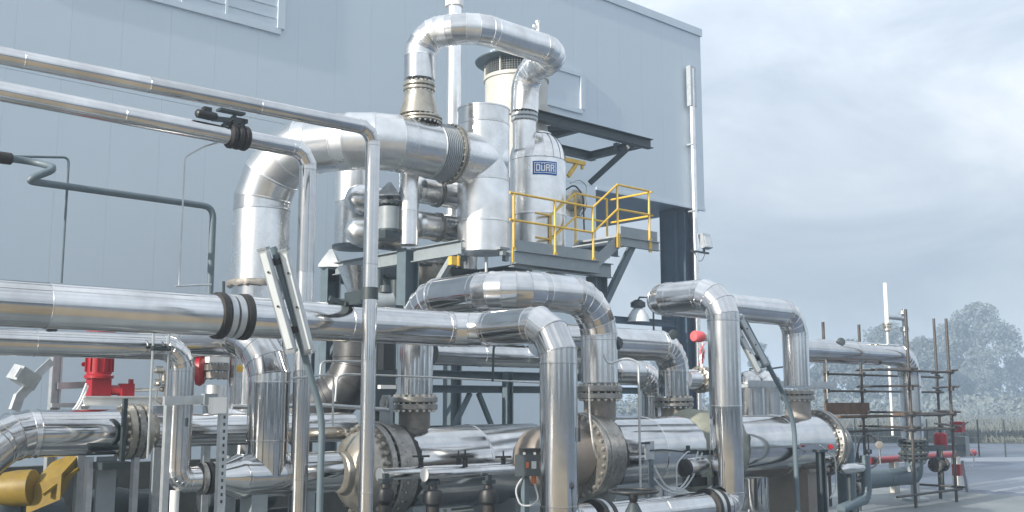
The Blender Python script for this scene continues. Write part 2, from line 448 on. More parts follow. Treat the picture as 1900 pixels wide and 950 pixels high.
part('wall', MB().box(((x0 + xl) / 2, WY + 10, zs / 2), (xl - x0 - .02, 20 - .03, zs)), 'trim_paint', bld, 'lower wall set under the overhang')
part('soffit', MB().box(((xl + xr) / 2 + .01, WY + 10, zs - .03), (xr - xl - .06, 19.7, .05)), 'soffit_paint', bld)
first = {}
def panels(xa, xb, za, zb, key):
    x = xb
    while x > xa + .3:
        w = min(pw, x - xa)
        if (key, round(w, 2)) not in first:
            m = MB(); h = zb - za; g = .002
            pr = [(-w/2 + g/2, .012), (-w/2 + g/2, .003), (-w/2 + g/2 + .006, 0), (w/2 - g/2 - .006, 0), (w/2 - g/2, .003), (w/2 - g/2, .012)]
            m.prism([(a, b) for a, b in pr], (0, 0, 0), (0, 0, h), XA, YA)
            o = part('wall_panel', m, 'wall_paint', bld, ang=4); o.location = V((x - w/2, WY, za)) - bld.location
            o.data.transform(Matrix.Translation(bld.location)); first[(key, round(w, 2))] = o
        else:
            share(first[(key, round(w, 2))], bld, Matrix.Translation(V((x - w/2, WY, za)) - bld.location))
        x -= pw
panels(x0, xr, zs, zt - .3, 'up'); panels(x0, xl, 0, zs - .012, 'low')
m = MB(); m.box(((x0 + xr) / 2, WY + .02, zt - .14), (xr - x0 + .08, .18, .30)); part('parapet_trim', m, 'trim_paint', bld)
m = MB(); m.box(((xl + xr) / 2, WY + .01, zs - .06), (xr - xl, .10, .10)); part('drip_edge', m, 'trim_paint', bld)
# windows of the hall
def wall_window(px0, px1, zb, ztop, mull, label=None, louv=False):
    xa, xb = px0, px1
    f = part('window_frame', MB().box(((xa + xb) / 2, WY - .03, ztop), (xb - xa, .10, .16)), 'trim_paint', bld, label); part('sill', MB().box(((xa + xb) / 2, WY - .03, zb), (xb - xa, .10, .16)), 'trim_paint', f)
    for x in (xa, xb): part('jamb', MB().box((x, WY - .034, (zb + ztop) / 2), (.22, .11, ztop - zb - .165)), 'trim_paint', f)
    part('pane', MB().box(((xa + xb) / 2, WY - .012, (zb + ztop) / 2), (xb - xa - .22, .02, ztop - zb - .16)), 'wall_paint', f)
    for x in mull: part('mullion', MB().box((x, WY - .04, (zb + ztop) / 2), (.07, .06, ztop - zb - .16)), 'trim_paint', f)
    if louv:
        z = zb + .35
        for k in range(9):
            part('louvre_blade', MB().box(((xa + xb) / 2, WY - .045, z + k * .34), (xb - xa - .3, .02, .04)), 'trim_paint', f)
xa = P(520, 30, Y=WY).x
wall_window(xa - 7.2, xa, P(519, 60, Y=WY).z, zt - .6, [P(337, 8, Y=WY).x, P(419, 20, Y=WY).x], None, True)
wall_window(P(915, 100, Y=WY).x, P(1079, 170, Y=WY).x, P(1079, 208, Y=WY).z, P(1079, 140, Y=WY).z, [P(915, 100, Y=WY).x + 2.2])
# column and tie beam under the overhang
ca, cb = P(1254, 500, Y=WY + .4).x, P(1291, 500, Y=WY + .4).x
part('column', MB().ibeam(((ca + cb) / 2, WY + .75, 0), ((ca + cb) / 2, WY + .75, zs - .06), .7, cb - ca, up=XA, tf=.04, tw=.03).box(((ca + cb) / 2, WY + .74, zs / 2 - .05), (cb - ca - .1, .55, zs - .2)), 'column_paint', bld)
zb = P(1205, 598, Y=WY + .5).z
part('tie_beam', MB().ibeam((xl + .1, WY + .5, zb), (ca - .02, WY + .5, zb), .24, .2), 'column_paint', bld)

# downpipe at the corner of the hall
p = P(1283, 165, Y=WY - .22)
dp = thing('downpipe', 'bright metal downpipe running down the right end of the hall wall', 'pipe', at(p, z=0))
pipe_run(dp, [at(p, z=.1), at(p, z=P(1281, 128, Y=WY - .22).z)], .11, sec=3.0, m='sunlit_cladding', n=20)
part('leader_head', MB().box(at(p, x=p.x, z=P(1281, 165, Y=WY).z), (.34, .2, 1.6)), 'galvanised_steel', dp)
for z in (3, 6, 9.4, 12): part('pipe_clip', MB().box((p.x, p.y + .06, z), (.3, .26, .06)), 'galvanised_steel', dp)
# floodlight on the downpipe
q = P(1309, 448, Y=WY - .4)
fl = thing('floodlight', 'grey square floodlight on a short arm below the overhang corner', 'floodlight', q)
h = part('housing', MB().box(q, (.46, .22, .56), Matrix.Rotation(R(-14), 3, 'X')), 'galvanised_steel', fl)
part('lamp_glass', MB().box(q + V((0, -.12, -.02)), (.36, .02, .42), Matrix.Rotation(R(-14), 3, 'X')), 'lamp_glass', h)
part('bracket', MB().bar(q + V((-.75, .1, -.42)), q + V((.3, .1, -.42)), .07, .07).bar(q + V((0, .1, -.42)), q + V((0, .06, -.22)), .05, .1, up=XA), 'dark_steel', fl)
rod(fl, 'cable', hang(q + V((-.6, .1, -.42)), q + V((.1, .1, -.42)), .35), .012, 'black_rubber', 6)
# bell lamp on the tie beam
q = P(1184, 583, Y=WY + .3)
bl = thing('bell_lamp', 'dark bell lamp hanging from a small bracket arm above the tie beam', 'lamp', q)
part('lamp_shade', MB().lathe([(.42, -.28), (.36, -.05), (.22, .16), (.12, .24)], q, Z, 24), 'lamp_glass', bl)
part('lamp_cap', MB().lathe([(.14, .22), (.27, .26), (.27, .42), (.12, .52)], q, Z, 20), 'black_plastic', bl)
rod(bl, 'bracket', [q + V((0, 0, .5)), q + V((.1, 0, .62)), q + V((.85, 0, .66)), q + V((.85, 0, -.6))], .035, 'dark_steel', 8)

# ---------------------------------------------------------------- trees, fence
def crown_mesh(seed, n, w, h, lob):
    rnd = random.Random(seed); m = MB(); cs = []
    for i in range(lob):
        a = rnd.uniform(0, 2 * pi); f = rnd.random() ** .85; rr = w * .46 * sqrt(rnd.random()) * sqrt(max(.03, 1 - (1.55 * (f - .36)) ** 2))
        cs.append((V((cos(a) * rr, sin(a) * rr, h * (.03 + .85 * f))), rnd.uniform(.09, .17) * min(w, h)))
    for i in range(n):
        c, r = rnd.choice(cs); d = V((rnd.gauss(0, 1), rnd.gauss(0, 1), rnd.gauss(0, .8))).normalized() * r * rnd.random() ** .4
        p = c + d; s = rnd.uniform(.22, .5)
        u = V((rnd.gauss(0, 1), rnd.gauss(0, 1), rnd.gauss(0, 1))).normalized(); v = u.cross(V((rnd.gauss(0, 1), rnd.gauss(0, 1), rnd.gauss(0, 1)))).normalized()
        m.add([p - u * s, p + v * s * .55, p + u * s, p - v * s * .55], [(0, 1, 2, 3)])
    return m, cs
TREES = [(1822, 120, 150, 200, 'foliage', 'tallest broad hazy tree standing at the right behind the scaffold', 9000),
         (1765, 125, 95, 160, 'pale_foliage', 'loose-crowned hazy tree just left of the tallest tree', 4200),
         (1716, 112, 95, 140, 'foliage', 'ragged tree right behind the tall scaffold poles', 4000),
         (1650, 122, 115, 162, 'pale_foliage', 'wispy tree rising behind the vent pipe with the valve', 4200),
         (1588, 108, 115, 128, 'foliage', 'dark rounded tree seen through the scaffold rails', 4200),
         (1535, 114, 105, 118, 'foliage', 'dark low tree behind the rusty scaffold corner', 3600),
         (1414, 130, 50, 125, 'foliage', 'small distant tree between the twin bent lamp post and its neighbour pipe', 2200),
         (1900, 128, 110, 85, 'pale_foliage', 'pale low tree at the far right edge', 3600),
         (1690, 140, 90, 110, 'foliage', 'mid green tree behind the big vertical pipe end', 3200),
         (1240, 140, 90, 110, 'foliage', 'distant tree almost hidden behind the central pipes', 2200)]
for i, (px, D, wp, hp_, mt, lab, n) in enumerate(TREES):
    D *= 1.9; n = int(n * 2.2)
    b = P(px, 742, D=D); b.z = 0; w = wp * D / 1900; h = (hp_ + 8) * D / 1900
    t = thing('tree', lab, 'tree', b, 'trees beyond the wire fence')
    cm, cs = crown_mesh(20 + i, n, w, h * .95, 60)
    for k in range(len(cm.v)): cm.v[k] = cm.v[k] + b + V((0, 0, h * .05))
    rnd = random.Random(i); tr = MB(); top = b + V((rnd.uniform(-.6, .6), rnd.uniform(-.6, .6), h * .62))
    tr.tube([b, b.lerp(top, .3) + V((.15, .1, 0)), b.lerp(top, .65), top], [.028 * h, .022 * h, .014 * h, .005 * h], 8)
    for c, r in cs[:12]:
        s = b.lerp(top, rnd.uniform(.3, .8)); e = c + b + V((0, 0, h * .05))
        tr.tube([s, s.lerp(e, .5) + V((0, 0, .02 * h)), e], [.01 * h, .006 * h, .003 * h], 5)
    part('trunk', tr, 'bark', t); part('crown', cm, mt, t)
# woodland behind the photographer, added for its dark band in the bright metal
wm = MB(); rnd = random.Random(9)
for i in range(16000):
    a = rnd.uniform(R(140), R(345)); d = rnd.uniform(52, 66); hmax = 5.5 + 2.5 * sin(a * 9) + 1.5 * sin(a * 23)
    p = V((cos(a) * d, sin(a) * d, rnd.uniform(.1, 1) ** .8 * hmax)); s = rnd.uniform(.35, .7)
    u = V((rnd.gauss(0, 1), rnd.gauss(0, 1), rnd.gauss(0, 1))).normalized(); v = u.cross(V((rnd.gauss(0, 1), rnd.gauss(0, 1), rnd.gauss(0, 1)))).normalized()
    wm.add([p - u * s, p + v * s * .7, p + u * s, p - v * s * .7], [(0, 1, 2, 3)])
struct('unseen_woodland', wm, 'foliage', 'stuff')
gm = MB(); rnd = random.Random(5)
for i in range(9000):
    D = 56 + 90 * rnd.random() ** 1.6; p = P(rnd.uniform(1380, 1990), 742, D=D); p.z = 0; h = rnd.uniform(.15, .5) * (.6 + .8 * (sin(p.x * .7) * .5 + .5)); a = rnd.uniform(0, pi); d = V((cos(a), sin(a), 0)) * rnd.uniform(.04, .14)
    l = V((rnd.gauss(0, .1), rnd.gauss(0, .1), h)); gm.add([p - d, p + d, p + l + d * .3], [(0, 1, 2)])
um = MB()
for i in range(9000):
    D = rnd.uniform(150, 215); p = P(rnd.uniform(1120, 2000), 742, D=D); hm_ = 2.2 + 1.4 * sin(p.x * .13) + .8 * sin(p.x * .41 + 1)
    p.z = rnd.random() ** 1.3 * hm_; s = rnd.uniform(.25, .5)
    u = V((rnd.gauss(0, 1), rnd.gauss(0, 1), rnd.gauss(0, 1))).normalized(); v = u.cross(V((rnd.gauss(0, 1), rnd.gauss(0, 1), rnd.gauss(0, 1)))).normalized()
    um.add([p - u * s, p + v * s * .7, p + u * s, p - v * s * .7], [(0, 1, 2, 3)])
struct('undergrowth', um, 'pale_foliage', 'stuff')
o = struct('long_grass', gm, 'dry_grass', 'stuff')
fa, fb = P(1500, 742, D=46), P(1960, 742, D=41); fa.z = fb.z = 0
fe = thing('wire_fence', 'low wire fence with thin posts in front of the hazy trees', 'fence', fa)
for k in range(11):
    p = fa.lerp(fb, k / 10); part('post', MB().tube([p, p + V((0, 0, 1.5))], .035, 6), 'dark_steel', fe)
for z in (.35, .75, 1.1, 1.42): part('wire', MB().tube([fa + V((0, 0, z)), fb + V((0, 0, z))], .008, 4), 'mesh_wire', fe)

# ================================================================ upper plant: frame, tower, vessels
PX, PY = 12.15, 14.5
ZP = P(1100, 482, Y=PY).z
fr = thing('platform_frame', 'grey steel frame carrying the tower and vessels above the pipework', 'steel frame', (PX, PY, 0))
def onX(px): 
    d = ray(px, 500); return CAM.y + d.y * (PX - CAM.x) / d.x
y1, y2 = onX(614), onX(757); xd0_ = P(950, 460, Y=PY).x
XR = P(1117, 520, Y=PY).x
y3 = onX(856)
for (x, y), zt_ in (((PX, y1), ZP + .0), ((PX, y2), ZP + .13), ((XR, PY + .15), ZP - .32), ((XR, y1), ZP - .32)):
    part('column', MB().ibeam((x, y, 0), (x, y, zt_), .34, .30, up=XA), 'blue_grey_paint', fr)
zb = ZP - .3
part('beam', MB().ibeam((PX, y1 - .19, ZP - .02), (PX, y2 + .19, ZP - .02), .28, .16), 'grey_paint', fr)
part('beam', MB().ibeam((PX, y2 - .19, ZP - .02), (PX, y3, ZP - .02), .28, .16), 'grey_paint', fr)
part('beam', MB().ibeam((xd0_ + .0, PY + .02, ZP - .19), (XR + .3, PY + .02, ZP - .19), .30, .16), 'grey_paint', fr)
part('beam', MB().ibeam((PX - .1, y1, ZP - .16), (XR + .3, y1, ZP - .16), .30, .18), 'blue_grey_paint', fr)
for x in (14.45,): part('beam', MB().ibeam((x, PY + .12, ZP - .18), (x, y1 - .12, ZP - .18), .26, .16), 'blue_grey_paint', fr)
part('brace', MB().bar((PX, y2 - .12, ZP - 1.45), (PX, y3 + .25, ZP - .17), .11, .11), 'galvanised_steel', fr)
part('brace', MB().bar((PX, y1 - .1, ZP - 1.9), (PX, y2 + 1.1, ZP - .2), .13, .10), 'blue_grey_paint', fr)
part('brace', MB().bar((PX + .2, y2 + 1.2, ZP - .3), (PX + .2, y2 + .1, ZP - 1.6), .10, .10), 'dark_steel', fr)
part('brace', MB().bar((XR, PY, ZP - 1.0), P(1172, 458, Y=PY), .13, .13), 'blue_grey_paint', fr)
part('deck_plate', MB().box(((14.35 + XR) / 2, (PY + y1) / 2 + .05, ZP - .10), (XR - 14.35, y1 - PY - .3, .03)), 'dark_steel', fr); part('deck_plate', MB().box(((PX + 14.3) / 2 + .1, (16.75 + y1) / 2, ZP - .10), (14.3 - PX - .3, y1 - 16.75 - .2, .03)), 'dark_steel', fr)
# pyramid caps on the two posts
for px, py, y in ((622, 452, y1 + .05),):
    c = V((PX, y1, ZP + .02)); part('post_cap', MB().lathe([(.33, 0), (.33, .05), (.05, .42)], c, Z, 4), 'galvanised_steel', fr)

dk = thing('walkway', 'grey walkway deck with yellow handrails and two steps beside the tall vessel', 'walkway', (XR, PY, ZP))
xd0 = P(948, 460, Y=PY - .05).x
xs = P(1102, 480, Y=PY).x; xu0 = P(1147, 440, Y=PY).x; xu1 = P(1214, 440, Y=PY).x
ZU = P(1214, 443, Y=PY).z - .06
part('deck', MB().box(((14.35 + xs) / 2, PY + .55, ZP + .0), (xs - 14.35, 1.2, .04)), 'galvanised_steel', dk)
part('toe_board', MB().box(((xd0 + xs) / 2, PY - .08, ZP + .08), (xs - xd0, .012, .2)), 'grey_paint', dk)
part('edge_beam', MB().ibeam((xd0, PY - .14, ZP - .17), (xs, PY - .14, ZP - .17), .26, .12), 'grey_paint', dk)
part('deck', MB().box(((xu0 + xu1) / 2, PY + .55, ZU), (xu1 - xu0, 1.2, .04)), 'galvanised_steel', dk, 'raised upper deck at the right end')
part('toe_board', MB().box(((xu0 + xu1) / 2, PY - .08, ZU + .09), (xu1 - xu0, .012, .22)), 'grey_paint', dk)
part('toe_board', MB().box((xu1 + .03, PY + .55, ZU + .09), (.012, 1.2, .22)), 'grey_paint', dk)
part('edge_beam', MB().ibeam((xu0 - .05, PY - .1, ZU - .13), (xu1 + .02, PY - .1, ZU - .13), .2, .1), 'grey_paint', dk)
part('edge_beam', MB().ibeam((xu0 - .05, PY + 1.1, ZU - .13), (xu1 + .02, PY + 1.1, ZU - .13), .2, .1), 'blue_grey_paint', dk)
for y in (PY - .06, PY + 1.12):
    part('stringer', MB().bar((xs - .05, y, ZP - .1), (xu0 + .05, y, ZU - .05), .02, .24), 'grey_paint', dk)
for k in range(2):
    f = (k + .6) / 2.2; part('step', MB().box((xs + (xu0 - xs) * f, PY + .53, ZP + (ZU - ZP) * f), (.26, 1.1, .03)), 'galvanised_steel', dk)
def railing(pts, posts, low=.55, h=1.08):
    r = .024
    for a, b in zip(pts[:-1], pts[1:]):
        for z in (h, low): part('handrail', MB().tube([a + V((0, 0, z)), b + V((0, 0, z))], r, 8), 'yellow_paint', dk)
    for p in posts:
        part('rail_post', MB().tube([p + V((0, 0, -.22)), p + V((0, 0, h))], r * 1.05, 8), 'yellow_paint', dk)
        part('rail_foot', MB().box(p + V((0, -.015, -.13)), (.09, .03, .3)), 'yellow_paint', dk)
def pp(px, z): 
    q = P(px, 480, Y=PY - .1); return V((q.x, PY - .1, z))
A0, A1, A2, A3, A4 = pp(900, ZP), pp(953, ZP), pp(1030, ZP), pp(1101, ZP), pp(1147, ZU)
A5 = pp(1206, ZU)
railing([pp(946, ZP), A3, A4, A5], [A1, A2, A3, A4, A5])
B5 = V((A5.x, PY + 1.15, ZU)); B4 = V((A4.x, PY + 1.15, ZU)); B3 = V((A3.x, PY + 1.15, ZP)); B2 = V((A3.x - .45, PY + 1.15, ZP))
railing([A5 + V((.12, 0, 0)), B5 + V((.12, 0, 0))], [])
railing([B5, B4, B3, B2], [B5, B4, B3])

# tower
TY = 16.0; tc_ = P(897, 340, Y=TY); TX = tc_.x; r = .545
ztop = P(900, 207, Y=TY).z; zbot = P(905, 466, Y=TY - .3).z
tw = thing('tower', 'tall bright clad tower with flat top where the big duct enters', 'tower', (TX, TY, zbot))
pipe_run(tw, [V((TX, TY, zbot)), V((TX, TY, zbot + .62)), V((TX, TY, P(900, 340, Y=TY).z)), V((TX, TY, P(900, 236, Y=TY).z)), V((TX, TY, ztop))], r, sec=1.25, m='sunlit_cladding', n=56, bead=.008)
drum(tw, 'top_cap', (TX, TY, ztop + .002), (TX, TY, ztop + .05), r, prof=[(r + .012, 0), (r + .012, .03), (r * .6, .07), (0, .08)])
rod(tw, 'drain', [V((TX, TY - .1, zbot + .02)), V((TX, TY - .1, zbot - .9))], .035, 'galvanised_steel')
for a in (0, pi / 2, pi, 3 * pi / 2):
    part('support_lug', MB().box((TX + cos(a) * .6, TY + sin(a) * .6, ZP + .16), (.26, .16, .05)).box((TX + cos(a) * .62, TY + sin(a) * .62, ZP + .08), (.1, .1, .12)), 'grey_paint', tw)

# big duct into the tower
K0 = P(485, 420, Y=18.3); K0 = V((K0.x, 18.3, .25)); KZ = P(745, 268, Y=TY).z
kx = P(692, 256, Y=TY).x; rk = .555
kd = thing('main_duct', 'largest clad duct rising at the left and bending over into the tower', 'duct', K0)
zk = P(485, 528, Y=18.3).z
pipe_run(kd, [at(K0, z=zk + .06), at(K0, z=KZ), V((kx, TY, KZ)), V((P(800, 280, Y=TY).x, TY, KZ))], rk, bend=1.25, gores=4, sec=1.5, m='sunlit_cladding', n=56, bead=.008, caps=(True, True))
pipe_run(kd, [V((P(838, 280, Y=TY).x, TY, KZ)), V((TX + .22, TY, KZ))], .5446, sec=3, m='sunlit_cladding', n=56)
pipe_run(kd, [at(K0, z=.1), at(K0, z=zk - .05)], rk * .96, sec=1.5, m='aluminium_cladding', n=48)
mb = MB(); rnd = random.Random(3)
n = 60
pts = [(rk * .9, -.07), (rk + .05, -.06), (rk + .08, 0), (rk + .05, .06), (rk * .9, .07)]
mb.lathe(pts, at(K0, z=zk), Z, n)
for i in range(len(mb.v)): mb.v[i] += V((rnd.uniform(-.02, .02), rnd.uniform(-.02, .02), rnd.uniform(-.02, .02)))
part('torn_insulation', mb, 'brown_timber' if False else 'bare_nozzle', kd)
xb0, xb1 = P(797, 280, Y=TY).x, P(828, 280, Y=TY).x
pr = [(rk - .02, 0)]; nb = 9
for k in range(nb):
    a = (xb1 - xb0) * (k + .5) / nb; hw = (xb1 - xb0) / nb * .28
    pr += [(rk - .015, a - hw), (rk + .022, a - hw * .5), (rk + .022, a + hw * .5), (rk - .015, a + hw)]
part('bellows', MB().lathe(pr + [(rk - .02, xb1 - xb0)], (xb0, TY, KZ), XA, 48), 'galvanised_steel', kd)
part('flange_ring', MB().lathe([(rk - .03, 0), (rk + .065, .004), (rk + .065, .05), (rk - .03, .054)], (xb1 + .01, TY, KZ), XA, 48), 'brass_tint_steel', kd)
part('flange_ring', MB().lathe([(rk - .03, 0), (rk + .065, .004), (rk + .065, .05), (rk - .03, .054)], (xb1 + .075, TY, KZ), XA, 48), 'brass_tint_steel', kd)
bolts(kd, (xb1 + .07, TY, KZ), XA, rk + .04, 28, .022, .15)

# tall vessel with the maker's plate
VY = 16.3; vc = P(998, 360, Y=VY); VX = vc.x; rv = .625
zvt = P(998, 248, Y=VY).z; zvs = P(998, 302, Y=VY).z
vs = thing('vessel', 'tall domed clad vessel bearing a blue plate above the yellow handrail', 'vessel', (VX, VY, ZP))
pipe_run(vs, [V((VX, VY, ZP + .05)), V((VX, VY, zvs))], rv, sec=1.0, m='sunlit_cladding', n=56, bead=.008)
# dome of individual gore sheets
zd = zvs + .012; hd = zvt - zvs; ng = 18; 
for g in range(ng):
    mb = MB(); uv = []; st = 8; sub = 3
    for i in range(st + 1):
        f = (i / st) * (pi / 2 - .22); rr = rv * cos(f) ** .8; zz = hd * sin(f)
        for k in range(sub + 1):
            a = 2 * pi * (g + k / sub * 1.0) / ng; lift = .007 if k == 0 else 0
            mb.v.append(V((VX + (rr + lift) * cos(a), VY + (rr + lift) * sin(a), zd + zz + lift)))
    for i in range(st):
        for k in range(sub):
            q = i * (sub + 1) + k; mb.f.append((q, q + 1, q + sub + 2, q + sub + 1)); uv.append(((k * .1 + g, i * .1), (k * .1 + .1 + g, i * .1), (k * .1 + .1 + g, i * .1 + .1), (k * .1 + g, i * .1 + .1)))
    part('dome_sheet', mb, 'sunlit_cladding', vs, uv=uv)
drum(vs, 'dome_crown', (VX, VY, zd + hd * .9), (VX, VY, zd + hd), .3, prof=[(.34, 0), (.3, .05), (.0, .09)])
q = P(1021, 262, Y=VY); 
lug = MB(); pr = [(-.09, -.35), (.09, -.35), (.09, 0)] + [(.09 * cos(a), .09 * sin(a)) for a in (pi/6, pi/3, pi/2, 2*pi/3, 5*pi/6)] + [(-.09, 0)]
d_ = (RT * .9 + V((0, 0, 0))).normalized()
lug.prism(pr, q - FW * .03, q + FW * .03, V((RT.x, RT.y, 0)).normalized(), Z); part('lifting_lug', lug, 'galvanised_steel', vs)
part('skirt', MB().lathe([(rv * .96, -.3), (rv * .96, .0)], (VX, VY, ZP), Z, 40), 'grey_paint', vs)
# blue plate following the shell, white border and letters standing proud of it
def shell(u, z, lift): return V((VX + (rv + lift) * cos(u), VY + (rv + lift) * sin(u), z))
cen = V((CAM.x - VX, CAM.y - VY, 0)); ac = atan2(cen.y, cen.x)
pc = P(1012, 303, Y=VY - rv)
aa = ac + math.asin((1012 - 998) / 1900 * 22.3 / rv)
wS, hS = 48 / 1900 * 21.8, 26 / 1900 * 21.8
zc = P(1012, 302, D=21.9).z
def patch(x0_, x1_, y0_, y1_, lift, th=.006, nseg=4, slant=0):
    mb = MB(); 
    for s in range(nseg + 1):
        u = aa + (x0_ + (x1_ - x0_) * s / nseg) / rv
        for z_, l_ in ((y0_, lift), (y1_, lift), (y1_, lift + th), (y0_, lift + th)): mb.v.append(shell(u, zc + z_, l_))
    for s in range(nseg):
        for k in range(4): mb.f.append((s * 4 + k, s * 4 + (k + 1) % 4, s * 4 + 4 + (k + 1) % 4, s * 4 + 4 + k))
    mb.f.append((0, 1, 2, 3)); mb.f.append(tuple(nseg * 4 + k for k in (3, 2, 1, 0))); return mb
def joinm(ms):
    o = MB()
    for m_ in ms: o.add(m_.v, m_.f)
    return o
plate = part('name_plate', patch(-wS / 2, wS / 2, -hS / 2, hS / 2, .006, .012, 8), 'sign_blue', vs)
b = .014; iw, ih = wS / 2 - .032, hS / 2 - .032
part('border', joinm([patch(-iw, iw, ih - b, ih, .019), patch(-iw, iw, -ih, -ih + b, .019), patch(-iw, -iw + b, -ih + b, ih - b, .019), patch(iw - b, iw, -ih + b, ih - b, .019)]), 'white_print', plate)
lh = ih - .036; lw = .092; gap = .014; s = .028; x = -(4 * lw + 3 * gap) / 2
def letter(kind, x):
    L_, R_ = x, x + lw; pt = []
    if kind == 'D': pt = [(L_, L_ + s, -lh, lh), (L_ + s, R_ - .012, lh - s, lh), (L_ + s, R_ - .012, -lh, -lh + s), (R_ - s, R_, -lh + .014, lh - .014)]
    if kind == 'U': pt = [(L_, L_ + s, -lh + .012, lh - .026), (R_ - s, R_, -lh + .012, lh - .026), (L_ + .008, R_ - .008, -lh, -lh + s), (L_ + .008, L_ + .028, lh - .008, lh + .016), (R_ - .028, R_ - .008, lh - .008, lh + .016)]
    if kind == 'R': pt = [(L_, L_ + s, -lh, lh), (L_ + s, R_ - .01, lh - s, lh), (L_ + s, R_ - .01, -.012, -.012 + s), (R_ - s, R_, .008, lh - .012), (R_ - s - .004, R_, -lh, -.016)]
    return joinm([patch(a, b_, c, d, .019, nseg=2) for a, b_, c, d in pt])
for i, k in enumerate('DURR'): part('letter', letter(k, x + i * (lw + gap)), 'white_print', plate)
# loop pipe over the vessel
LZ = P(970, 78, Y=15.0).z; rl = .31
l0 = P(778, 150, Y=TY); lx = P(1043, 95, Y=15.0).x
nk = P(973, 200, Y=VY); NY = VY
zf0 = P(778, 163, Y=TY).z; zf1 = P(974, 219, Y=NY).z
lp = thing('loop_pipe', 'thick bright pipe looping high from the big duct over to the domed vessel', 'pipe', V((l0.x, TY, zf0)))
pipe_run(lp, [V((l0.x, TY, zf0 + .16)), V((l0.x, TY, LZ - .05)), V((l0.x + .55, 15.0, LZ)), V((lx, 15.0, LZ)), V((nk.x + .05, NY, P(985, 135, Y=NY).z)), V((nk.x, NY, zf1 + .12))], rl, bend=.85, gores=6, sec=1.0, m='sunlit_cladding', n=40, bead=.007)
flange(lp, (l0.x, TY, zf0), Z, rl + .01, .07, .02, 18, .035, 'brass_tint_steel')
part('reducer', MB().lathe([(rk * .6 + .06, 0), (rl - .02, .42), (rl - .03, .52)], (l0.x, TY, zf0 - .58), Z, 36), 'brass_tint_steel', lp)
flange(lp, (l0.x + .06, TY, zf0 - .66), Z, .42, .05, .015, 22, .03, 'brass_tint_steel')
flange(lp, (nk.x, NY, zf1), Z, rl - .01, .075, .02, 20, .02, 'galvanised_steel')
pipe_run(lp, [V((nk.x, NY, zvs + .2)), V((nk.x, NY, zf1 - .1))], rl - .05, sec=2, m='sunlit_cladding')
vt = P(998, 62, Y=15.0); vt = V((vt.x, 15.0, LZ + rl - .02))
rod(lp, 'vent_stub', [vt, vt + V((0, 0, .26))], .035, 'white_paint'); part('vent_valve', MB().box(vt + V((-.05, 0, .14)), (.16, .05, .05)).box(vt + V((0, 0, .26)), (.07, .07, .05)), 'white_paint', lp)

# white stack behind the loop
s0 = P(842, 150, Y=17.6)
st = thing('stack', 'slim white vertical stack passing behind the loop pipe', 'stack', at(s0, z=ZP))
pipe_run(st, [at(s0, z=ZP), at(s0, z=P(842, -160, Y=17.6).z)], .165, sec=2.4, m='sunlit_cladding', n=28)
q = at(s0, z=P(846, 6, Y=17.6).z)
part('collar', MB().lathe([(.17, -.12), (.21, -.1), (.21, .1), (.17, .12)], q, Z, 24), 'white_paint', st)

# exhaust vent with a round rain hood and wire mesh
NYv = 19.2; n0 = P(958, 170, Y=NYv); NXv = n0.x; rn = .82
zn = lambda py: P(950, py, Y=NYv).z
ven = thing('exhaust_vent', 'cream round exhaust vent with wire mesh under a wide flat rain hood', 'vent', V((NXv, NYv, ZP)))
part('vent_body', MB().lathe([(rn, zn(340)), (rn, zn(152)), (rn + .04, zn(151)), (rn + .04, zn(145)), (rn, zn(144))], (NXv, NYv, 0), Z, 40), 'cream_paint', ven)
part('base_collar', MB().lathe([(rn + .08, zn(225)), (rn + .1, zn(203)), (rn + .01, zn(200))], (NXv, NYv, 0), Z, 40), 'cream_paint', ven)
mb = MB(); zm0, zm1 = zn(145), zn(120)
for k in range(72):
    a = 2 * pi * k / 72; mb.bar((NXv + (rn - .02) * cos(a), NYv + (rn - .02) * sin(a), zm0), (NXv + (rn - .02) * cos(a), NYv + (rn - .02) * sin(a), zm1 + .1), .012, .012, up=XA)
for j in range(7):
    z_ = zm0 + (zm1 + .06 - zm0) * (j + .5) / 7; mb.tube([V((NXv + (rn - .02) * cos(a), NYv + (rn - .02) * sin(a), z_)) for a in [2 * pi * k / 40 for k in range(41)]], .007, 4, False)
part('wire_mesh', mb, 'mesh_wire', ven, kind='stuff')
part('inner_drum', MB().lathe([(rn - .14, zm0), (rn - .14, zm1 + .12)], (NXv, NYv, 0), Z, 32), 'dark_steel', ven)
for k in range(6):
    a = 2 * pi * k / 6 + .3; part('hood_stay', MB().bar((NXv + rn * cos(a), NYv + rn * sin(a), zm0), (NXv + rn * cos(a), NYv + rn * sin(a), zm1 + .1), .05, .02, up=XA), 'cream_paint', ven)
part('rain_hood', MB().lathe([(rn - .1, zm1 + .02), (rn + .26, zm1 + .06), (rn + .27, zm1 + .085), (rn * .6, zm1 + .17), (.05, zm1 + .22)], (NXv, NYv, 0), Z, 48), 'blue_grey_paint', ven)
m1 = at(V((NXv, NYv, 0)), z=zm1 + .2); rod(ven, 'lifting_eye', [m1 + V((-.15, 0, 0)), m1 + V((-.15, 0, .18))], .02, 'grey_paint')

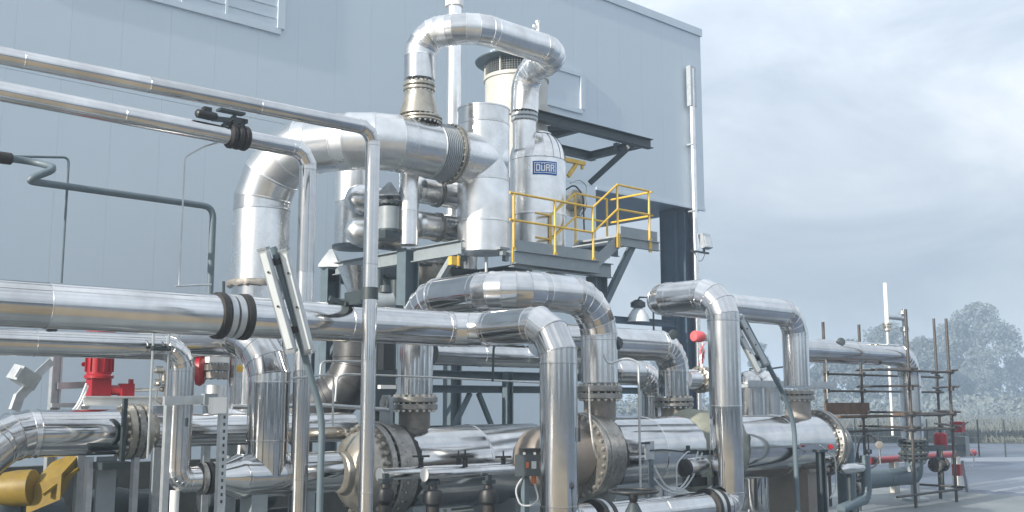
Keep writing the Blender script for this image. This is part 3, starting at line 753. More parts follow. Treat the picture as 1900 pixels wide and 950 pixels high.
# dark bracket frame at the right of the vent
BY = 18.2
b0, b1 = P(1000, 215, Y=BY), P(1207, 268, Y=BY); bz = b1.z
bk = thing('bracket_frame', 'dark cantilevered steel bracket reaching right from behind the domed vessel', 'bracket', V((b0.x, BY, bz)))
xe = b1.x
by2 = BY + 2.1
part('beam', MB().ibeam((b0.x - .6, BY, bz), (xe, BY, bz), .26, .22), 'dark_steel', bk)
part('beam', MB().ibeam((b0.x - .6, by2, bz), (xe - .1, by2, bz), .24, .2), 'dark_steel', bk)
for x in (xe - .3, b0.x + 1.5): part('beam', MB().ibeam((x, BY + .02, bz - .012), (x, by2, bz - .012), .22, .18), 'dark_steel', bk)
part('brace', MB().bar((b0.x + 1.5, BY + .1, bz), (b0.x - .2, by2 - .1, bz), .1, .1), 'dark_steel', bk)
part('brace', MB().bar((xe - .55, BY + .3, bz - .1), P(1094, 340, Y=BY + 1.4), .14, .12), 'dark_steel', bk)
part('column', MB().ibeam((b0.x - .35, BY + .3, ZP), (b0.x - .35, BY + .3, bz - .14), .2, .2), 'grey_paint', bk)
part('cleat', MB().box((xe - .3, BY + 1.0, bz + .02), (.14, .14, .3)), 'dark_steel', bk)

# yellow swing arm and round instrument behind the vessel
q = P(1075, 302, Y=18.0)
ya = thing('davit_arm', 'yellow davit arm poking out behind the domed vessel', 'davit', q)
part('arm', MB().bar(q + V((-.9, 0, 0)), q + V((.18, 0, 0)), .12, .1), 'yellow_paint', ya)
part('knee', MB().bar(q + V((-.08, 0, -.02)), q + V((-.42, 0, -.42)), .07, .1), 'yellow_paint', ya); part('hook', MB().box(q + V((.1, 0, -.1)), (.06, .06, .12)), 'yellow_paint', ya)
rod(ya, 'post', [q + V((-.85, 0, .04)), q + V((-.85, 0, -2.6))], .07, 'yellow_paint')
q = P(1068, 378, Y=16.9)
mw = thing('manway', 'round steel manway cover with a bent cable behind the handrail', 'manway', q)
part('cover', MB().lathe([(.16, -.4), (.2, -.1), (.33, -.08), (.33, .06), (.28, .1), (.12, .16)], q, XA, 28), 'brass_tint_steel', mw)
bolts(mw, q, XA, .29, 12, .02, .16)
rod(mw, 'cable', smooth_path([P(1058, 340, Y=16.6), P(1075, 332, Y=16.6), P(1090, 345, Y=16.6), P(1086, 380, Y=16.5), P(1075, 400, Y=16.4), P(1088, 408, Y=16.3)], .15), .018, 'galvanised_steel', 6)
rod(mw, 'cable', smooth_path([P(1050, 352, Y=16.6), P(1066, 342, Y=16.5), P(1082, 362, Y=16.4), P(1084, 430, Y=16.2)], .15), .02, 'black_rubber', 6)

# drums and vessels left on the platform
q = P(656, 380, Y=18.6)
cy = thing('white_vessel', 'plain upright clad vessel standing at the left end of the platform', 'vessel', at(q, z=ZP))
zb_ = P(656, 455, Y=18.6).z
pipe_run(cy, [at(q, z=zb_), at(q, z=P(656, 300, Y=18.6).z)], .40, sec=1.1, m='sunlit_cladding', n=40)
part('base_ring', MB().lathe([(.36, -.10), (.44, -.09), (.44, -.01), (.36, 0)], at(q, z=zb_), Z, 36), 'blue_grey_paint', cy)
for k, py in enumerate((370, 430)):
    q = P(672, py, Y=17.7)
    dm = thing('drum', ('upper' if k == 0 else 'lower') + ' small bright drum with a domed end left of the near thin pipe', 'drum', q, 'small drums on the platform')
    drum(dm, 'dome_end', q + V((-.38, 0, 0)), q + V((0, 0, 0)), .32, prof=[(.0, 0), (.12, .03), (.22, .1), (.29, .22), (.32, .38)])
    drum(dm, 'shell', q + V((.004, 0, 0)), q + V((.9, 0, 0)), .325)
# grey canister with pyramid hood
q = P(722, 430, Y=16.6); zz = lambda py: P(722, py, Y=16.6).z
cn = thing('canister', 'dull grey flanged canister beneath a pointed sheet hood', 'canister', at(q, z=zz(445)))
part('body', MB().lathe([(.22, zz(430)), (.22, zz(385))], at(q, z=0), Z, 28), 'grey_paint', cn)
for py in (380, 432): part('flange_ring', MB().lathe([(.25, zz(py)), (.25, zz(py) + .06)], at(q, z=0), Z, 28), 'dark_steel', cn)
bolts(cn, at(q, z=zz(380) + .03), Z, .235, 14, .016, .08, 'steel_flange')
rod(cn, 'neck', [at(q, z=zz(380)), at(q, z=zz(364))], .07, 'dark_steel'); part('hood', MB().lathe([(.32, zz(366)), (.32, zz(364)), (.04, zz(338))], at(q, z=0), Z, 4), 'galvanised_steel', cn)
part('base', MB().box(at(q, z=zz(438)), (.5, .45, .16)), 'dark_steel', cn)
# vertical clad pipe and the two short cross pipes
q = P(758, 400, Y=16.4)
rs = thing('riser', 'vertical clad riser under the big duct between canister and cross pipes', 'pipe', at(q, z=ZP))
pipe_run(rs, [at(q, z=P(758, 455, Y=16.4).z), at(q, z=P(758, 322, Y=16.4).z)], .20, sec=.9, m='sunlit_cladding', n=32)
for k, (py, lab) in enumerate(((352, 'upper short cross pipe with a dark band behind the tower'), (417, 'lower short cross pipe with a dark band behind the tower'))):
    q = P(778, py, Y=16.9)
    cp = thing('cross_pipe', lab, 'pipe', q, 'short cross pipes behind the tower')
    drum(cp, 'dome_end', q + V((-.16, 0, 0)), q, .285, prof=[(.1, 0), (.2, .03), (.27, .1), (.285, .16)])
    drum(cp, 'cladding_sleeve', q + V((.004, 0, 0)), q + V((.42, 0, 0)), .285)
    drum(cp, 'cladding_sleeve', q + V((.5, 0, 0)), q + V((1.5, 0, 0)), .285)
    part('joint_band', MB().lathe([(.27, .41), (.31, .42), (.30, .46), (.315, .5), (.27, .51)], q, XA, 32), 'steel_flange', cp)
# second vertical duct right of the riser, before the tower
q = P(868, 390, Y=16.9); w2 = thing('side_pipe', 'vertical clad pipe close behind the left side of the tower', 'pipe', at(q, z=ZP))
pipe_run(w2, [at(q, z=ZP - .1), at(q, z=P(868, 300, Y=16.9).z)], .22, sec=1.0, m='sunlit_cladding')
# underside equipment of the platform
q = P(795, 492, Y=17.3)
bp = thing('vessel_bottom', 'rusty bolted vessel bottom hanging below the platform frame', 'vessel', q)
part('shell', MB().lathe([(.05, -.62), (.34, -.5), (.5, -.28), (.52, 0), (.52, .2)], q, Z, 36), 'brass_tint_steel', bp)
part('flange_ring', MB().lathe([(.6, -.02), (.6, .1)], q, Z, 36), 'steel_flange', bp); bolts(bp, q + V((0, 0, .04)), Z, .56, 24, .028, .18, 'steel_flange')
q = P(665, 540, Y=18.2)
bp = thing('cone_bottom', 'bright clad cone with a bolted ring under the left of the platform', 'hopper', q)
drum(bp, 'cone', q + V((0, 0, -.1)), q + V((0, 0, .5)), .3, prof=[(.2, 0), (.45, .6)]); part('flange_ring', MB().lathe([(.26, -.2), (.26, -.1)], q, Z, 24), 'steel_flange', bp)
rod(bp, 'outlet', [q + V((0, 0, -.2)), q + V((0, 0, -1.2))], .14, 'bare_nozzle', 16)
# yellow beam clamp
q = P(842, 484, Y=PY + .3); solo('yellow_bracket', MB().box(q, (.18, .1, .16)).box(q + V((.07, -.06, 0)), (.04, .03, .2)), 'yellow_paint', 'small yellow bracket under the platform beam left of the tower drain', 'bracket', q)

# ================================================================ near upper pipes
# upper thin pipe
YA_ = 10.0; ra = .086
zA = P(640, 228, Y=YA_).z; xA = P(692, 255, Y=YA_).x
ua = thing('upper_pipe', 'upper of two thin clad pipes crossing the top left and dropping to the ground', 'pipe', V((xA, YA_, 0)), 'thin pipes at top left')
pipe_run(ua, [V((-5, YA_, zA - .14)), V((xA, YA_, zA)), V((xA, YA_, .0))], ra, bend=.2, gores=3, sec=1.25, n=28)
# second thin pipe
YB = 11.6; rb = .112
zB = P(480, 262, Y=YB).z; xB = P(572, 290, Y=YB).x
ub = thing('second_pipe', 'lower of two thin clad pipes at top left, fitted with a black ribbed coupling', 'pipe', V((xB, YB, 0)), 'thin pipes at top left')
xc = P(441, 247, Y=YB).x
pipe_run(ub, [V((-5, YB, zB + .10)), V((xc - .12, YB, zB))], rb, sec=1.3, n=28)
pipe_run(ub, [V((xc + .12, YB, zB)), V((xB, YB, zB)), V((xB, YB, .0))], rb, bend=.26, gores=3, sec=1.5, n=28)
for k in range(3):
    part('coupling_ring', MB().lathe([(rb - .02, -.045), (rb + .03, -.04), (rb + .045, -.02), (rb + .045, .02), (rb + .03, .04), (rb - .02, .045)], (xc + (k - 1) * .09, YB, zB), XA, 28), 'black_rubber', ub)
q = V((xc + .02, YB - .02, zB + rb + .06)); part('coupling_bolt', MB().box(q, (.1, .06, .14)).box(q + V((.06, 0, .04)), (.05, .08, .05)), 'black_plastic', ub)
rod(ub, 'cable', smooth_path([V((xc - .2, YB - .05, zB + .1)), V((xc - .12, YB - .12, zB + .2)), V((xc - .05, YB - .12, zB + .1))], .06), .012, 'black_rubber', 6)
# black instrument on a bracket over it
q = P(386, 214, Y=YB - .05)
ins = thing('instrument', 'black barrel-shaped instrument on a bracket above the second thin pipe', 'instrument', q)
part('barrel', MB().lathe([(.03, -.16), (.055, -.14), (.06, .02), (.05, .1), (.03, .12)], q, XA, 18), 'black_plastic', ins)
part('bracket', MB().bar(q + V((.05, 0, -.03)), q + V((.42, 0, .0)), .05, .06).bar(q + V((.2, 0, -.1)), q + V((.36, 0, .06)), .04, .05).box(q + V((.3, 0, .1)), (.34, .12, .03)), 'dark_steel', ins)
part('terminal_box', MB().box(q + V((-.02, 0, .07)), (.1, .08, .05)), 'black_plastic', ins)
cw = [P(412, 262, Y=YB + .1), P(378, 272, Y=YB + .1), P(343, 291, Y=YB + .1)]
c2 = at(cw[2], z=P(325, 530, Y=YB + .1).z)
rod(ins, 'conduit', smooth_path([q + V((.3, .05, 0)), cw[0], cw[1], cw[2], c2], .06), .011, 'galvanised_steel', 7)
# main pipe with branch and drop (thick, across the left)
YC = 10.7; rc = .232
zC = P(600, 597, Y=YC).z; xC = P(872, 613, Y=YC).x
xcl = P(428, 582, Y=YC).x
mc = thing('main_pipe', 'thick polished pipe crossing the left half with a black banded coupling and dropping at centre', 'pipe', V((xC, 9.0, 0)))
EY = 9.0; zE0 = P(1145, 962, Y=EY).z
xE = P(1345, 700, Y=EY).x; zE1 = P(1320, 541, Y=EY).z; FY = 10.35
pipe_run(mc, [V((-6, YC, zC)), V((xcl - .10, YC, zC))], rc, sec=1.9, n=40)
pipe_run(mc, [V((xcl + .10, YC, zC)), V((xC, YC, zC)), V((xC, EY, zC)), V((xC, EY, zE0)), V((P(1075, 950, Y=EY).x + .12, EY, zE0))], rc, bend=.48, gores=3, sec=1.5, n=40)
xv0, xv1 = P(1110, 950, Y=EY).x, P(1318, 935, Y=EY).x
pipe_run(mc, [V((xv0 + .1, EY, zE0)), V((xv1 - .08, EY, zE0))], rc * .97, sec=1.2, n=40)
pipe_run(mc, [V((xv1 + .06, EY, zE0)), V((xE, EY, zE0)), V((xE, EY, zE1)), V((xE, FY, zE1)), V((P(1473, 560, Y=FY).x, FY, zE1)), V((P(1473, 560, Y=FY).x, FY, P(1473, 716, Y=FY).z))], rc, bend=.42, gores=4, sec=1.35, n=40)
xF = P(1473, 560, Y=FY).x
for x in (-.15, -.05, .05, .15):
    part('coupling_band', MB().lathe([(rc - .02, -.04), (rc + (.03 if abs(x) > .1 else .015), -.035), (rc + (.035 if abs(x) > .1 else .015), .035), (rc - .02, .04)], (xcl + x, YC, zC), XA, 40), 'black_rubber' if abs(x) > .1 else 'galvanised_steel', mc)
for xx in (xv0, xv1):
    for x in (-.08, 0, .08):
        part('coupling_band', MB().lathe([(rc - .03, -.035), (rc + .035, -.03), (rc + .035, .03), (rc - .03, .035)], (xx + x, EY, zE0), XA, 40), 'black_rubber' if x else 'galvanised_steel', mc)
for k, (px, py) in enumerate(((1056, 806), (1373, 818))):
    q = P(px, py, Y=EY - .1); part('inspection_tag', MB().box(V((q.x, EY - rc * .85, q.z)) + V((.04, -.03, 0)), (.03, .02, .17)), 'dark_steel', mc)
# black clamp bracket joining it to the thin drop
q = P(690, 563, Y=YC - .3); 
cb_ = thing('pipe_clamp', 'black steel clamp bracket on the thick pipe beside the thin vertical pipe', 'clamp', q)
xq = P(650, 560, Y=YC).x
part('arm', MB().bar(V((xq - .05, YC, zC + rc + .06)), V((xA + .1, YA_ + .06, zC + rc + .07)), .07, .16), 'dark_steel', cb_)
part('strap', MB().lathe([(ra + .012, -.07), (ra + .012, .07)], (xA, YA_, zC + rc + .07), Z, 20), 'dark_steel', cb_)
part('saddle', MB().bar(V((xq, YC - .1, zC + rc - .02)), V((xq, YC + .1, zC + rc + .05)), .26, .06).bar(V((xq - .06, YC - .05, zC + rc * .9)), V((xq - .3, YC, zC + rc + .06)), .06, .06), 'dark_steel', cb_)
# dark conduits at the left in front of the wall
cY = 13.0
cd_ = thing('conduit_pipe', 'dark grey zigzag conduit pipe in front of the hall wall at left', 'pipe', P(395, 540, Y=cY))
pts = [P(-120, 276, Y=cY), P(62, 300, Y=cY), P(108, 312, Y=cY - .35), P(46, 335, Y=cY - .35), P(125, 346, Y=cY), P(396, 384, Y=cY)]
pts.append(at(pts[-1], z=P(393, 600, Y=cY).z))
rod(cd_, 'conduit', smooth_path(pts, .16, 6), .045, 'blue_grey_paint', 12)
part('union', MB().lathe([(.06, -.1), (.075, -.08), (.075, .08), (.06, .1)], P(6, 293, Y=cY), (P(62, 300, Y=cY) - P(-120, 276, Y=cY)), 12), 'black_rubber', cd_)
t0 = P(128, 292, Y=cY + .1)
cd2 = thing('thin_conduit', 'thin grey conduit dropping straight down beside the zigzag conduit', 'pipe', t0)
rod(cd2, 'conduit', smooth_path([P(20, 290, Y=cY + .1), t0, at(t0, z=P(112, 560, Y=cY).z)], .08), .016, 'blue_grey_paint', 8)
for i, (a, b, lab) in enumerate((((325, 531), (392, 528), 'thin level conduit running along the top of the thick pipe'),)):
    p, q = P(*a, Y=YB), P(*b, Y=YB); cd3 = thing('thin_conduit', lab, 'pipe', p); rod(cd3, 'conduit', [p, q], .012, 'galvanised_steel', 7)
    rod(cd3, 'stub', [P(415, 522, Y=YB), P(415, 548, Y=YB)], .018, 'dark_steel', 7)

# big swan-neck pipe between exchangers (G)
GY0, GY1 = 12.5, 10.4; gx0 = P(770, 700, Y=GY0).x; gx1 = P(1112, 680, Y=GY1).x
gz = P(935, 537, X=gx0 + .0).z if False else P(1040, 545, Y=GY1).z
rg = .272
zg0, zg1 = P(770, 748, Y=GY0).z, P(1114, 728, Y=GY1).z
gp = thing('swan_neck_pipe', 'thick banded swan-neck pipe arching between the two heat exchangers at centre', 'pipe', V((gx0, GY0, zg0)))
pipe_run(gp, [V((gx0, GY0, zg0 + .12)), V((gx0, GY0, gz)), V((gx0, GY1, gz)), V((gx1, GY1, gz)), V((gx1, GY1, zg1 + .14))], rg, bend=.62, gores=6, sec=1.2, n=44)
flange(gp, (gx0, GY0, zg0), Z, .345, .085, .02, 18, .03); part('nozzle', MB().lathe([(.235, -.75), (.235, -.14), (.27, -.09)], (gx0, GY0, zg0), Z, 32), 'bare_nozzle', gp)
flange(gp, (gx1, GY1, zg1), Z, .33, .085, .02, 18, .028); part('nozzle', MB().lathe([(.235, -.75), (.235, -.14), (.27, -.09)], (gx1, GY1, zg1), Z, 32), 'bare_nozzle', gp)
q = P(1142, 637, Y=GY1 - .15); part('sensor', MB().lathe([(.02, -.12), (.05, -.1), (.05, -.02), (.10, -.02), (.10, .05), (.07, .09)], q, V((.3, -1, 0)), 18), 'dark_steel', gp)
rod(gp, 'sensor_lead', smooth_path([q + V((0, .1, -.1)), q + V((-.05, 0, -.35)), q + V((.03, 0, -.7)), q + V((0, .05, -.78))], .1), .012, 'cable_grey', 6)

# background drop pipe H
HY = 11.9; hz = P(1190, 640, Y=HY).z; hx = P(1250, 700, Y=HY).x; zh = P(1252, 746, Y=HY).z
hp = thing('background_pipe', 'clad pipe coming from behind the swan neck and bending down to a bolted flange', 'pipe', V((hx, HY, zh)))
pipe_run(hp, [V((P(1000, 620, Y=HY).x, HY, hz)), V((hx, HY, hz)), V((hx, HY, zh + .1))], .275, bend=.6, gores=7, sec=1.5, n=40)
flange(hp, (hx, HY, zh), Z, .35, .07, .02, 18, .026); part('nozzle', MB().lathe([(.24, -.8), (.24, -.1)], (hx, HY, zh), Z, 28), 'bare_nozzle', hp)
q = P(1249, 620, Y=HY - .2)
ga = thing('gauge', 'round pressure gauge standing on the pipe left of the red capped pipe', 'gauge', q, 'pressure gauges')
part('dial', MB().lathe([(.075, -.03), (.085, 0), (.085, .05), (.06, .06)], q, -FW, 22), 'dark_steel', ga); rod(ga, 'stem', [q + V((0, .03, -.05)), q + V((0, .06, -.26))], .014, 'bolt_steel', 8)
rod(ga, 'tubing', smooth_path([q + V((0, .04, -.22)), q + V((-.2, -.02, -.24)), q + V((-.35, -.02, -.12)), q + V((-.5, 0, -.24))], .05), .009, 'bolt_steel', 6)
# gauge on the far pipe etc below
# far pipe J
JY = 11.7; jz = P(1590, 655, Y=JY).z; jx = P(1688, 720, Y=JY).x
jp = thing('far_pipe', 'long clad pipe at the right bending down inside the scaffold', 'pipe', V((jx, JY, 0)))
pipe_run(jp, [V((P(1480, 650, Y=JY).x, JY, jz)), V((jx, JY, jz)), V((jx, JY, P(1690, 815, Y=JY).z))], .25, bend=.5, gores=7, sec=2.2, n=36)
pipe_run(jp, [V((jx, JY, P(1690, 852, Y=JY).z)), V((jx, JY, P(1690, 882, Y=JY).z)), V((jx - 2.6, JY, P(1690, 882, Y=JY).z))], .20, bend=.36, gores=6, sec=1.0, m='blue_grey_paint', n=32)
for py in (822, 846): flange(jp, (jx, JY, P(1690, py, Y=JY).z), Z, .33, .06, .03, 14, .03, 'dark_steel', 'steel_flange')
part('valve_body', MB().lathe([(.22, -.16), (.26, -.05), (.26, .05), (.22, .16)], (jx, JY, P(1690, 834, Y=JY).z), Z, 28), 'dark_steel', jp)
part('foot', MB().lathe([(.10, 0), (.10, 1.0)], (jx, JY, .04), Z, 16).lathe([(.3, .0), (.3, .05)], (jx, JY, .01), Z, 20), 'galvanised_steel', jp)
q = P(1560, 635, Y=JY - .15)
ga2 = thing('gauge', 'round pressure gauge on the long far pipe above the scaffold', 'gauge', q, 'pressure gauges')
part('dial', MB().lathe([(.075, -.03), (.09, 0), (.09, .05), (.06, .06)], q, V((-.8, -.6, .1)), 22), 'dark_steel', ga2)
rod(ga2, 'tubing', smooth_path([q + V((0, .05, -.06)), q + V((0, .05, -.2)), q + V((-.5, .0, -.16)), q + V((-.62, .0, -.2)), q + V((-.62, .0, -1.2))], .05), .014, 'bolt_steel', 7)
# vent stack with valve on J
q = P(1648, 640, Y=JY); q = V((q.x, JY, jz + .2))
zv = lambda py: P(1648, py, Y=JY).z
vn = thing('vent_pipe', 'slim white vent pipe with a bolted valve rising from the far pipe', 'pipe', q)
rod(vn, 'pipe', [q, at(q, z=zv(612))], .05, 'galvanised_steel', 14); rod(vn, 'pipe', [at(q, z=zv(600)), at(q, z=zv(526))], .048, 'white_paint', 16)
for py in (612, 601): part('flange_ring', MB().lathe([(.12, -.02), (.12, .02)], at(q, z=zv(py)), Z, 20), 'bolt_steel', vn)
part('valve_body', MB().lathe([(.07, zv(612)), (.1, zv(606)), (.07, zv(600))], at(q, z=0), Z, 18), 'bolt_steel', vn)
part('lever', MB().bar(at(q, z=zv(606)) + V((-.24, 0, 0)), at(q, z=zv(606)), .03, .02), 'bolt_steel', vn)
d1 = P(1677, 585, Y=JY); d1 = at(d1, y=JY)
rod(vn, 'branch', [at(q, z=zv(588)), at(d1, z=zv(588))], .055, 'galvanised_steel', 12); rod(vn, 'drop', [at(d1, z=zv(570)), at(d1, z=jz + .1)], .05, 'galvanised_steel', 12)
part('flange_ring', MB().lathe([(.1, -.05), (.1, .05)], at(d1, z=zv(608)), Z, 18), 'galvanised_steel', vn)
part('bird_cap', MB().lathe([(.07, 0), (.02, .1)], at(d1, z=zv(580)) + V((-.12, 0, 0)), Z, 12), 'white_paint', vn)
# ================================================================ heat exchangers
# left exchanger
E1Y = 12.5; e1 = lambda px: P(px, 868, Y=E1Y).x
ez1 = P(730, 871, Y=E1Y).z
ex = thing('heat_exchanger', 'left large horizontal heat exchanger with a tan domed head and big bolts', 'heat exchanger', V((e1(700), E1Y, 0)), 'heat exchangers')
xf = e1(682)
part('channel_head', MB().lathe([(.02, -.40), (.20, -.385), (.36, -.33), (.5, -.22), (.56, -.1), (.58, 0)], (xf - .04, E1Y, ez1), XA, 48), 'brass_tint_steel', ex)
part('blind_cover', MB().lathe([(.02, -.46), (.27, -.455), (.29, -.44), (.29, -.32)], (xf - .04, E1Y, ez1), XA, 36), 'brass_tint_steel', ex)
for s, a in ((-.04, .09), (.10, .09)):
    part('girth_flange', MB().lathe([(.69, s), (.70, s + .01), (.70, s + a - .01), (.69, s + a)], (xf, E1Y, ez1), XA, 56), 'steel_flange', ex)
bolts(ex, (xf + .075, E1Y, ez1), XA, .635, 28, .036, .36, 'bolt_steel')
part('shell_band', MB().lathe([(.60, .195), (.66, .2), (.665, .42), (.60, .425)], (xf, E1Y, ez1), XA, 56), 'steel_flange', ex)
mb = MB(); rnd = random.Random(8); nn = 64; x0_ = xf + .43
vs_ = []
for k in range(nn):
    a = 2 * pi * k / nn; vs_.append((a, .655, x0_)); 
for a, r_, x_ in vs_: mb.v.append(V((x_, E1Y + r_ * cos(a), ez1 + r_ * sin(a))))
for a, r_, x_ in vs_: mb.v.append(V((x_ + .05 + rnd.uniform(0, .07), E1Y + .645 * cos(a), ez1 + .645 * sin(a))))
for k in range(nn): mb.f.append((k, (k + 1) % nn, nn + (k + 1) % nn, nn + k))
part('torn_insulation', mb, 'black_rubber', ex)
pipe_run(ex, [V((xf + .45, E1Y, ez1)), V((e1(985), E1Y, ez1))], .625, sec=1.25, n=56, bead=.007)
for px in (745, 930): part('saddle', MB().box((e1(px), E1Y, (ez1 - .5) / 2), (.3, 1.0, ez1 - .5)), 'grey_paint', ex)
part('lifting_lug', MB().prism([(-.13, 0), (.13, 0), (.13, .34), (.07, .46), (-.07, .46), (-.13, .34)], V((e1(718) - .03, E1Y, ez1 + .62)) - V((.03, 0, 0)), V((e1(718) + .0, E1Y, ez1 + .62)), YA, Z), 'grey_paint', ex)
part('lug_eye', MB().lathe([(.10, -.02), (.10, .02)], V((e1(718) - .06, E1Y, ez1 + .96)), XA, 20).lathe([(.05, -.03), (.05, .03)], V((e1(718) - .06, E1Y, ez1 + .96)), XA, 16), 'steel_flange', ex)
part('end_cap', MB().lathe([(.62, 0), (.5, .2), (.3, .3), (.02, .34)], (e1(985) + .005, E1Y, ez1), XA, 40), 'grey_paint', ex)

# right exchanger, in front, long
E2Y = 10.4; e2 = lambda px: P(px, 838, Y=E2Y).x
ez2 = P(1200, 839, Y=E2Y).z; r2 = .535
ex2 = thing('heat_exchanger', 'long right heat exchanger with tan dome, bolted ring and green cloth wrap', 'heat exchanger', V((e2(1085), E2Y, 0)), 'heat exchangers')
xf2 = e2(1083)
dx = e2(1002)
part('channel_head', MB().lathe([(.02, -.33), (.16, -.315), (.29, -.25), (.38, -.14), (.41, 0), (.41, xf2 - dx - .165)], (dx, E2Y, ez2), XA, 48), 'tan_paint', ex2)
for s, a in ((-.16, .10), (-.05, .09)):
    part('girth_flange', MB().lathe([(.60, s), (.61, s + .01), (.61, s + a - .01), (.60, s + a)], (xf2, E2Y, ez2), XA, 56), 'steel_flange', ex2)
bolts(ex2, (xf2 - .06, E2Y, ez2), XA, .555, 30, .030, .26)
part('shell_band', MB().lathe([(.56, .05), (.585, .06), (.585, .28), (.56, .285)], (xf2, E2Y, ez2), XA, 56), 'steel_flange', ex2)
mb = MB(); nn = 64; xq_ = xf2 + .29
for k in range(nn): a = 2 * pi * k / nn; mb.v.append(V((xq_, E2Y + .572 * cos(a), ez2 + .572 * sin(a))))
for k in range(nn): a = 2 * pi * k / nn; mb.v.append(V((xq_ + .03 + rnd.uniform(0, .06), E2Y + .556 * cos(a), ez2 + .556 * sin(a))))
for k in range(nn): mb.f.append((k, (k + 1) % nn, nn + (k + 1) % nn, nn + k))
part('torn_insulation', mb, 'black_rubber', ex2)
xt0, xt1, xr0, xr1 = e2(1263), e2(1268), e2(1343), e2(1508)
pipe_run(ex2, [V((xf2 + .30, E2Y, ez2)), V((xt0, E2Y, ez2))], r2, sec=.95, n=56, bead=.007)
pipe_run(ex2, [V((xr0, E2Y, ez2)), V((xr1, E2Y, ez2))], r2 - .005, sec=1.1, n=56, bead=.007)
mb = MB(); prof = [(r2 - .04, xt0 - .05), (r2 + .02, xt0 + .02), (r2 + .10, xt0 + .22), (r2 + .07, (xt0 + xr0) / 2), (r2 - .05, xr0 - .2), (r2 - .0, xr0 + .02), (r2 - .05, xr0 + .05)]
mb.lathe(prof, (0, E2Y, ez2), XA, 40)
rnd = random.Random(4)
for i in range(len(mb.v)): mb.v[i] += V((0, rnd.uniform(-.025, .025), rnd.uniform(-.025, .03)))
part('cloth_wrap', mb, 'green_tarp', ex2, ang=80)
for s in (.0, .12): part('girth_flange', MB().lathe([(.59, s), (.61, s + .01), (.61, s + .08), (.59, s + .09)], (xr1 + .05, E2Y, ez2), XA, 56), 'steel_flange', ex2)
bolts(ex2, (xr1 + .15, E2Y, ez2), XA, .565, 30, .026, .26, 'dark_steel' if False else 'bolt_steel')
part('end_cone', MB().lathe([(.54, .27), (.42, .42), (.28, .5), (.27, .62)], (xr1, E2Y, ez2), XA, 40), 'steel_flange', ex2)
part('end_flange', MB().lathe([(.34, .62), (.34, .70)], (xr1, E2Y, ez2), XA, 28).lathe([(.34, .72), (.34, .80)], (xr1, E2Y, ez2), XA, 28), 'steel_flange', ex2)
pipe_run(ex2, [V((xr1 + .8, E2Y, ez2)), V((xr1 + 1.12, E2Y, ez2)), V((xr1 + 1.12, E2Y, .1))], .17, bend=.24, gores=6, sec=.8, m='blue_grey_paint', n=24)
for px in (1130, 1478): part('saddle', MB().box((e2(px), E2Y, (ez2 - .42) / 2), (.62, .8, ez2 - .42)).box((e2(px), E2Y, ez2 - .43), (.66, .9, .06)), 'tan_paint' if px > 1300 else 'grey_paint', ex2)
# flange and nozzle of pipe F on this shell
zf = P(1480, 733, Y=FY).z
flange(mc, (xF, FY, zf), Z, .30, .075, .016, 18, .024); part('nozzle', MB().lathe([(.225, -.7), (.225, -.1), (.26, -.08)], (xF, FY, zf), Z, 28), 'bare_nozzle', mc)

# ================================================================ left lower group
DY = 11.9; rd = .15
zD = P(150, 639, Y=DY).z; xD = P(335, 740, Y=DY).x; zH = P(520, 880, Y=DY).z
hd = thing('header_pipe', 'clad header at lower left with a pointed mitre joint below the thick vertical', 'pipe', V((P(495, 880, Y=DY).x, DY, zH)))
rh = .27; xh = P(497, 760, Y=DY).x
xk0, xk1, xk2 = P(405, 880, Y=DY).x, P(452, 880, Y=DY).x, P(618, 880, Y=DY).x
drum(hd, 'reducer', V((xk0 - .1, DY, zH)), V((xk1, DY, zH)), rh, m='aluminium_cladding', prof=[(.17, 0), (.17, .12), (rh + .004, xk1 - xk0), (rh + .004, xk1 - xk0 + .1)])
pipe_run(hd, [V((xk1, DY, zH)), V((xh + .25, DY, zH)), V((xk2, DY, zH))], rh, sec=.8, n=44)
ztopH = P(500, 622, Y=DY).z
pipe_run(hd, [V((xh, DY - .012, zH + .0)), V((xh, DY - .012, zH + .42)), V((xh, DY - .012, ztopH)), V((xh - .75, DY + 1.9, ztopH + .02))], rh - .006, bend=.62, gores=5, sec=.9, n=44)
for px in (472, 560): part('support', MB().box((P(px, 900, Y=DY).x, DY, (zH - .2) / 2), (.22, .3, zH - .2)), 'grey_paint', hd)
lo = thing('lower_pipe', 'slim clad pipe at left running level then dropping to a small banded elbow', 'pipe', V((xD, DY, zH)))
pipe_run(lo, [V((-5, DY, zD)), V((xD, DY, zD)), V((xD, DY, zH)), V((xk0 - .26, DY, zH))], rd, bend=.27, gores=6, sec=1.35, n=32)
for k in range(3): part('coupling_band', MB().lathe([(rd - .02, -.03), (rd + .045, -.025), (rd + .045, .025), (rd - .02, .03)], (xk0 - .22 + k * .075, DY, zH), XA, 30), ('steel_flange', 'black_rubber', 'steel_flange')[k], lo)
part('stub', MB().box((P(97, 608, Y=DY).x, DY, zD + rd + .04), (.1, .06, .08)).tube([V((P(97, 608, Y=DY).x, DY, zD + rd)), V((P(97, 608, Y=DY).x, DY, zD + rd + .14))], .03, 8), 'dark_steel', lo)
part('tag', MB().box((xD + .02, DY - rd - .01, P(338, 783, Y=DY).z), (.02, .02, .1)), 'dark_steel', lo)
rod(lo, 'leg', [V((xD - .02, DY, zH - .12)), V((xD - .02, DY, 0))], .055, 'white_paint', 14)
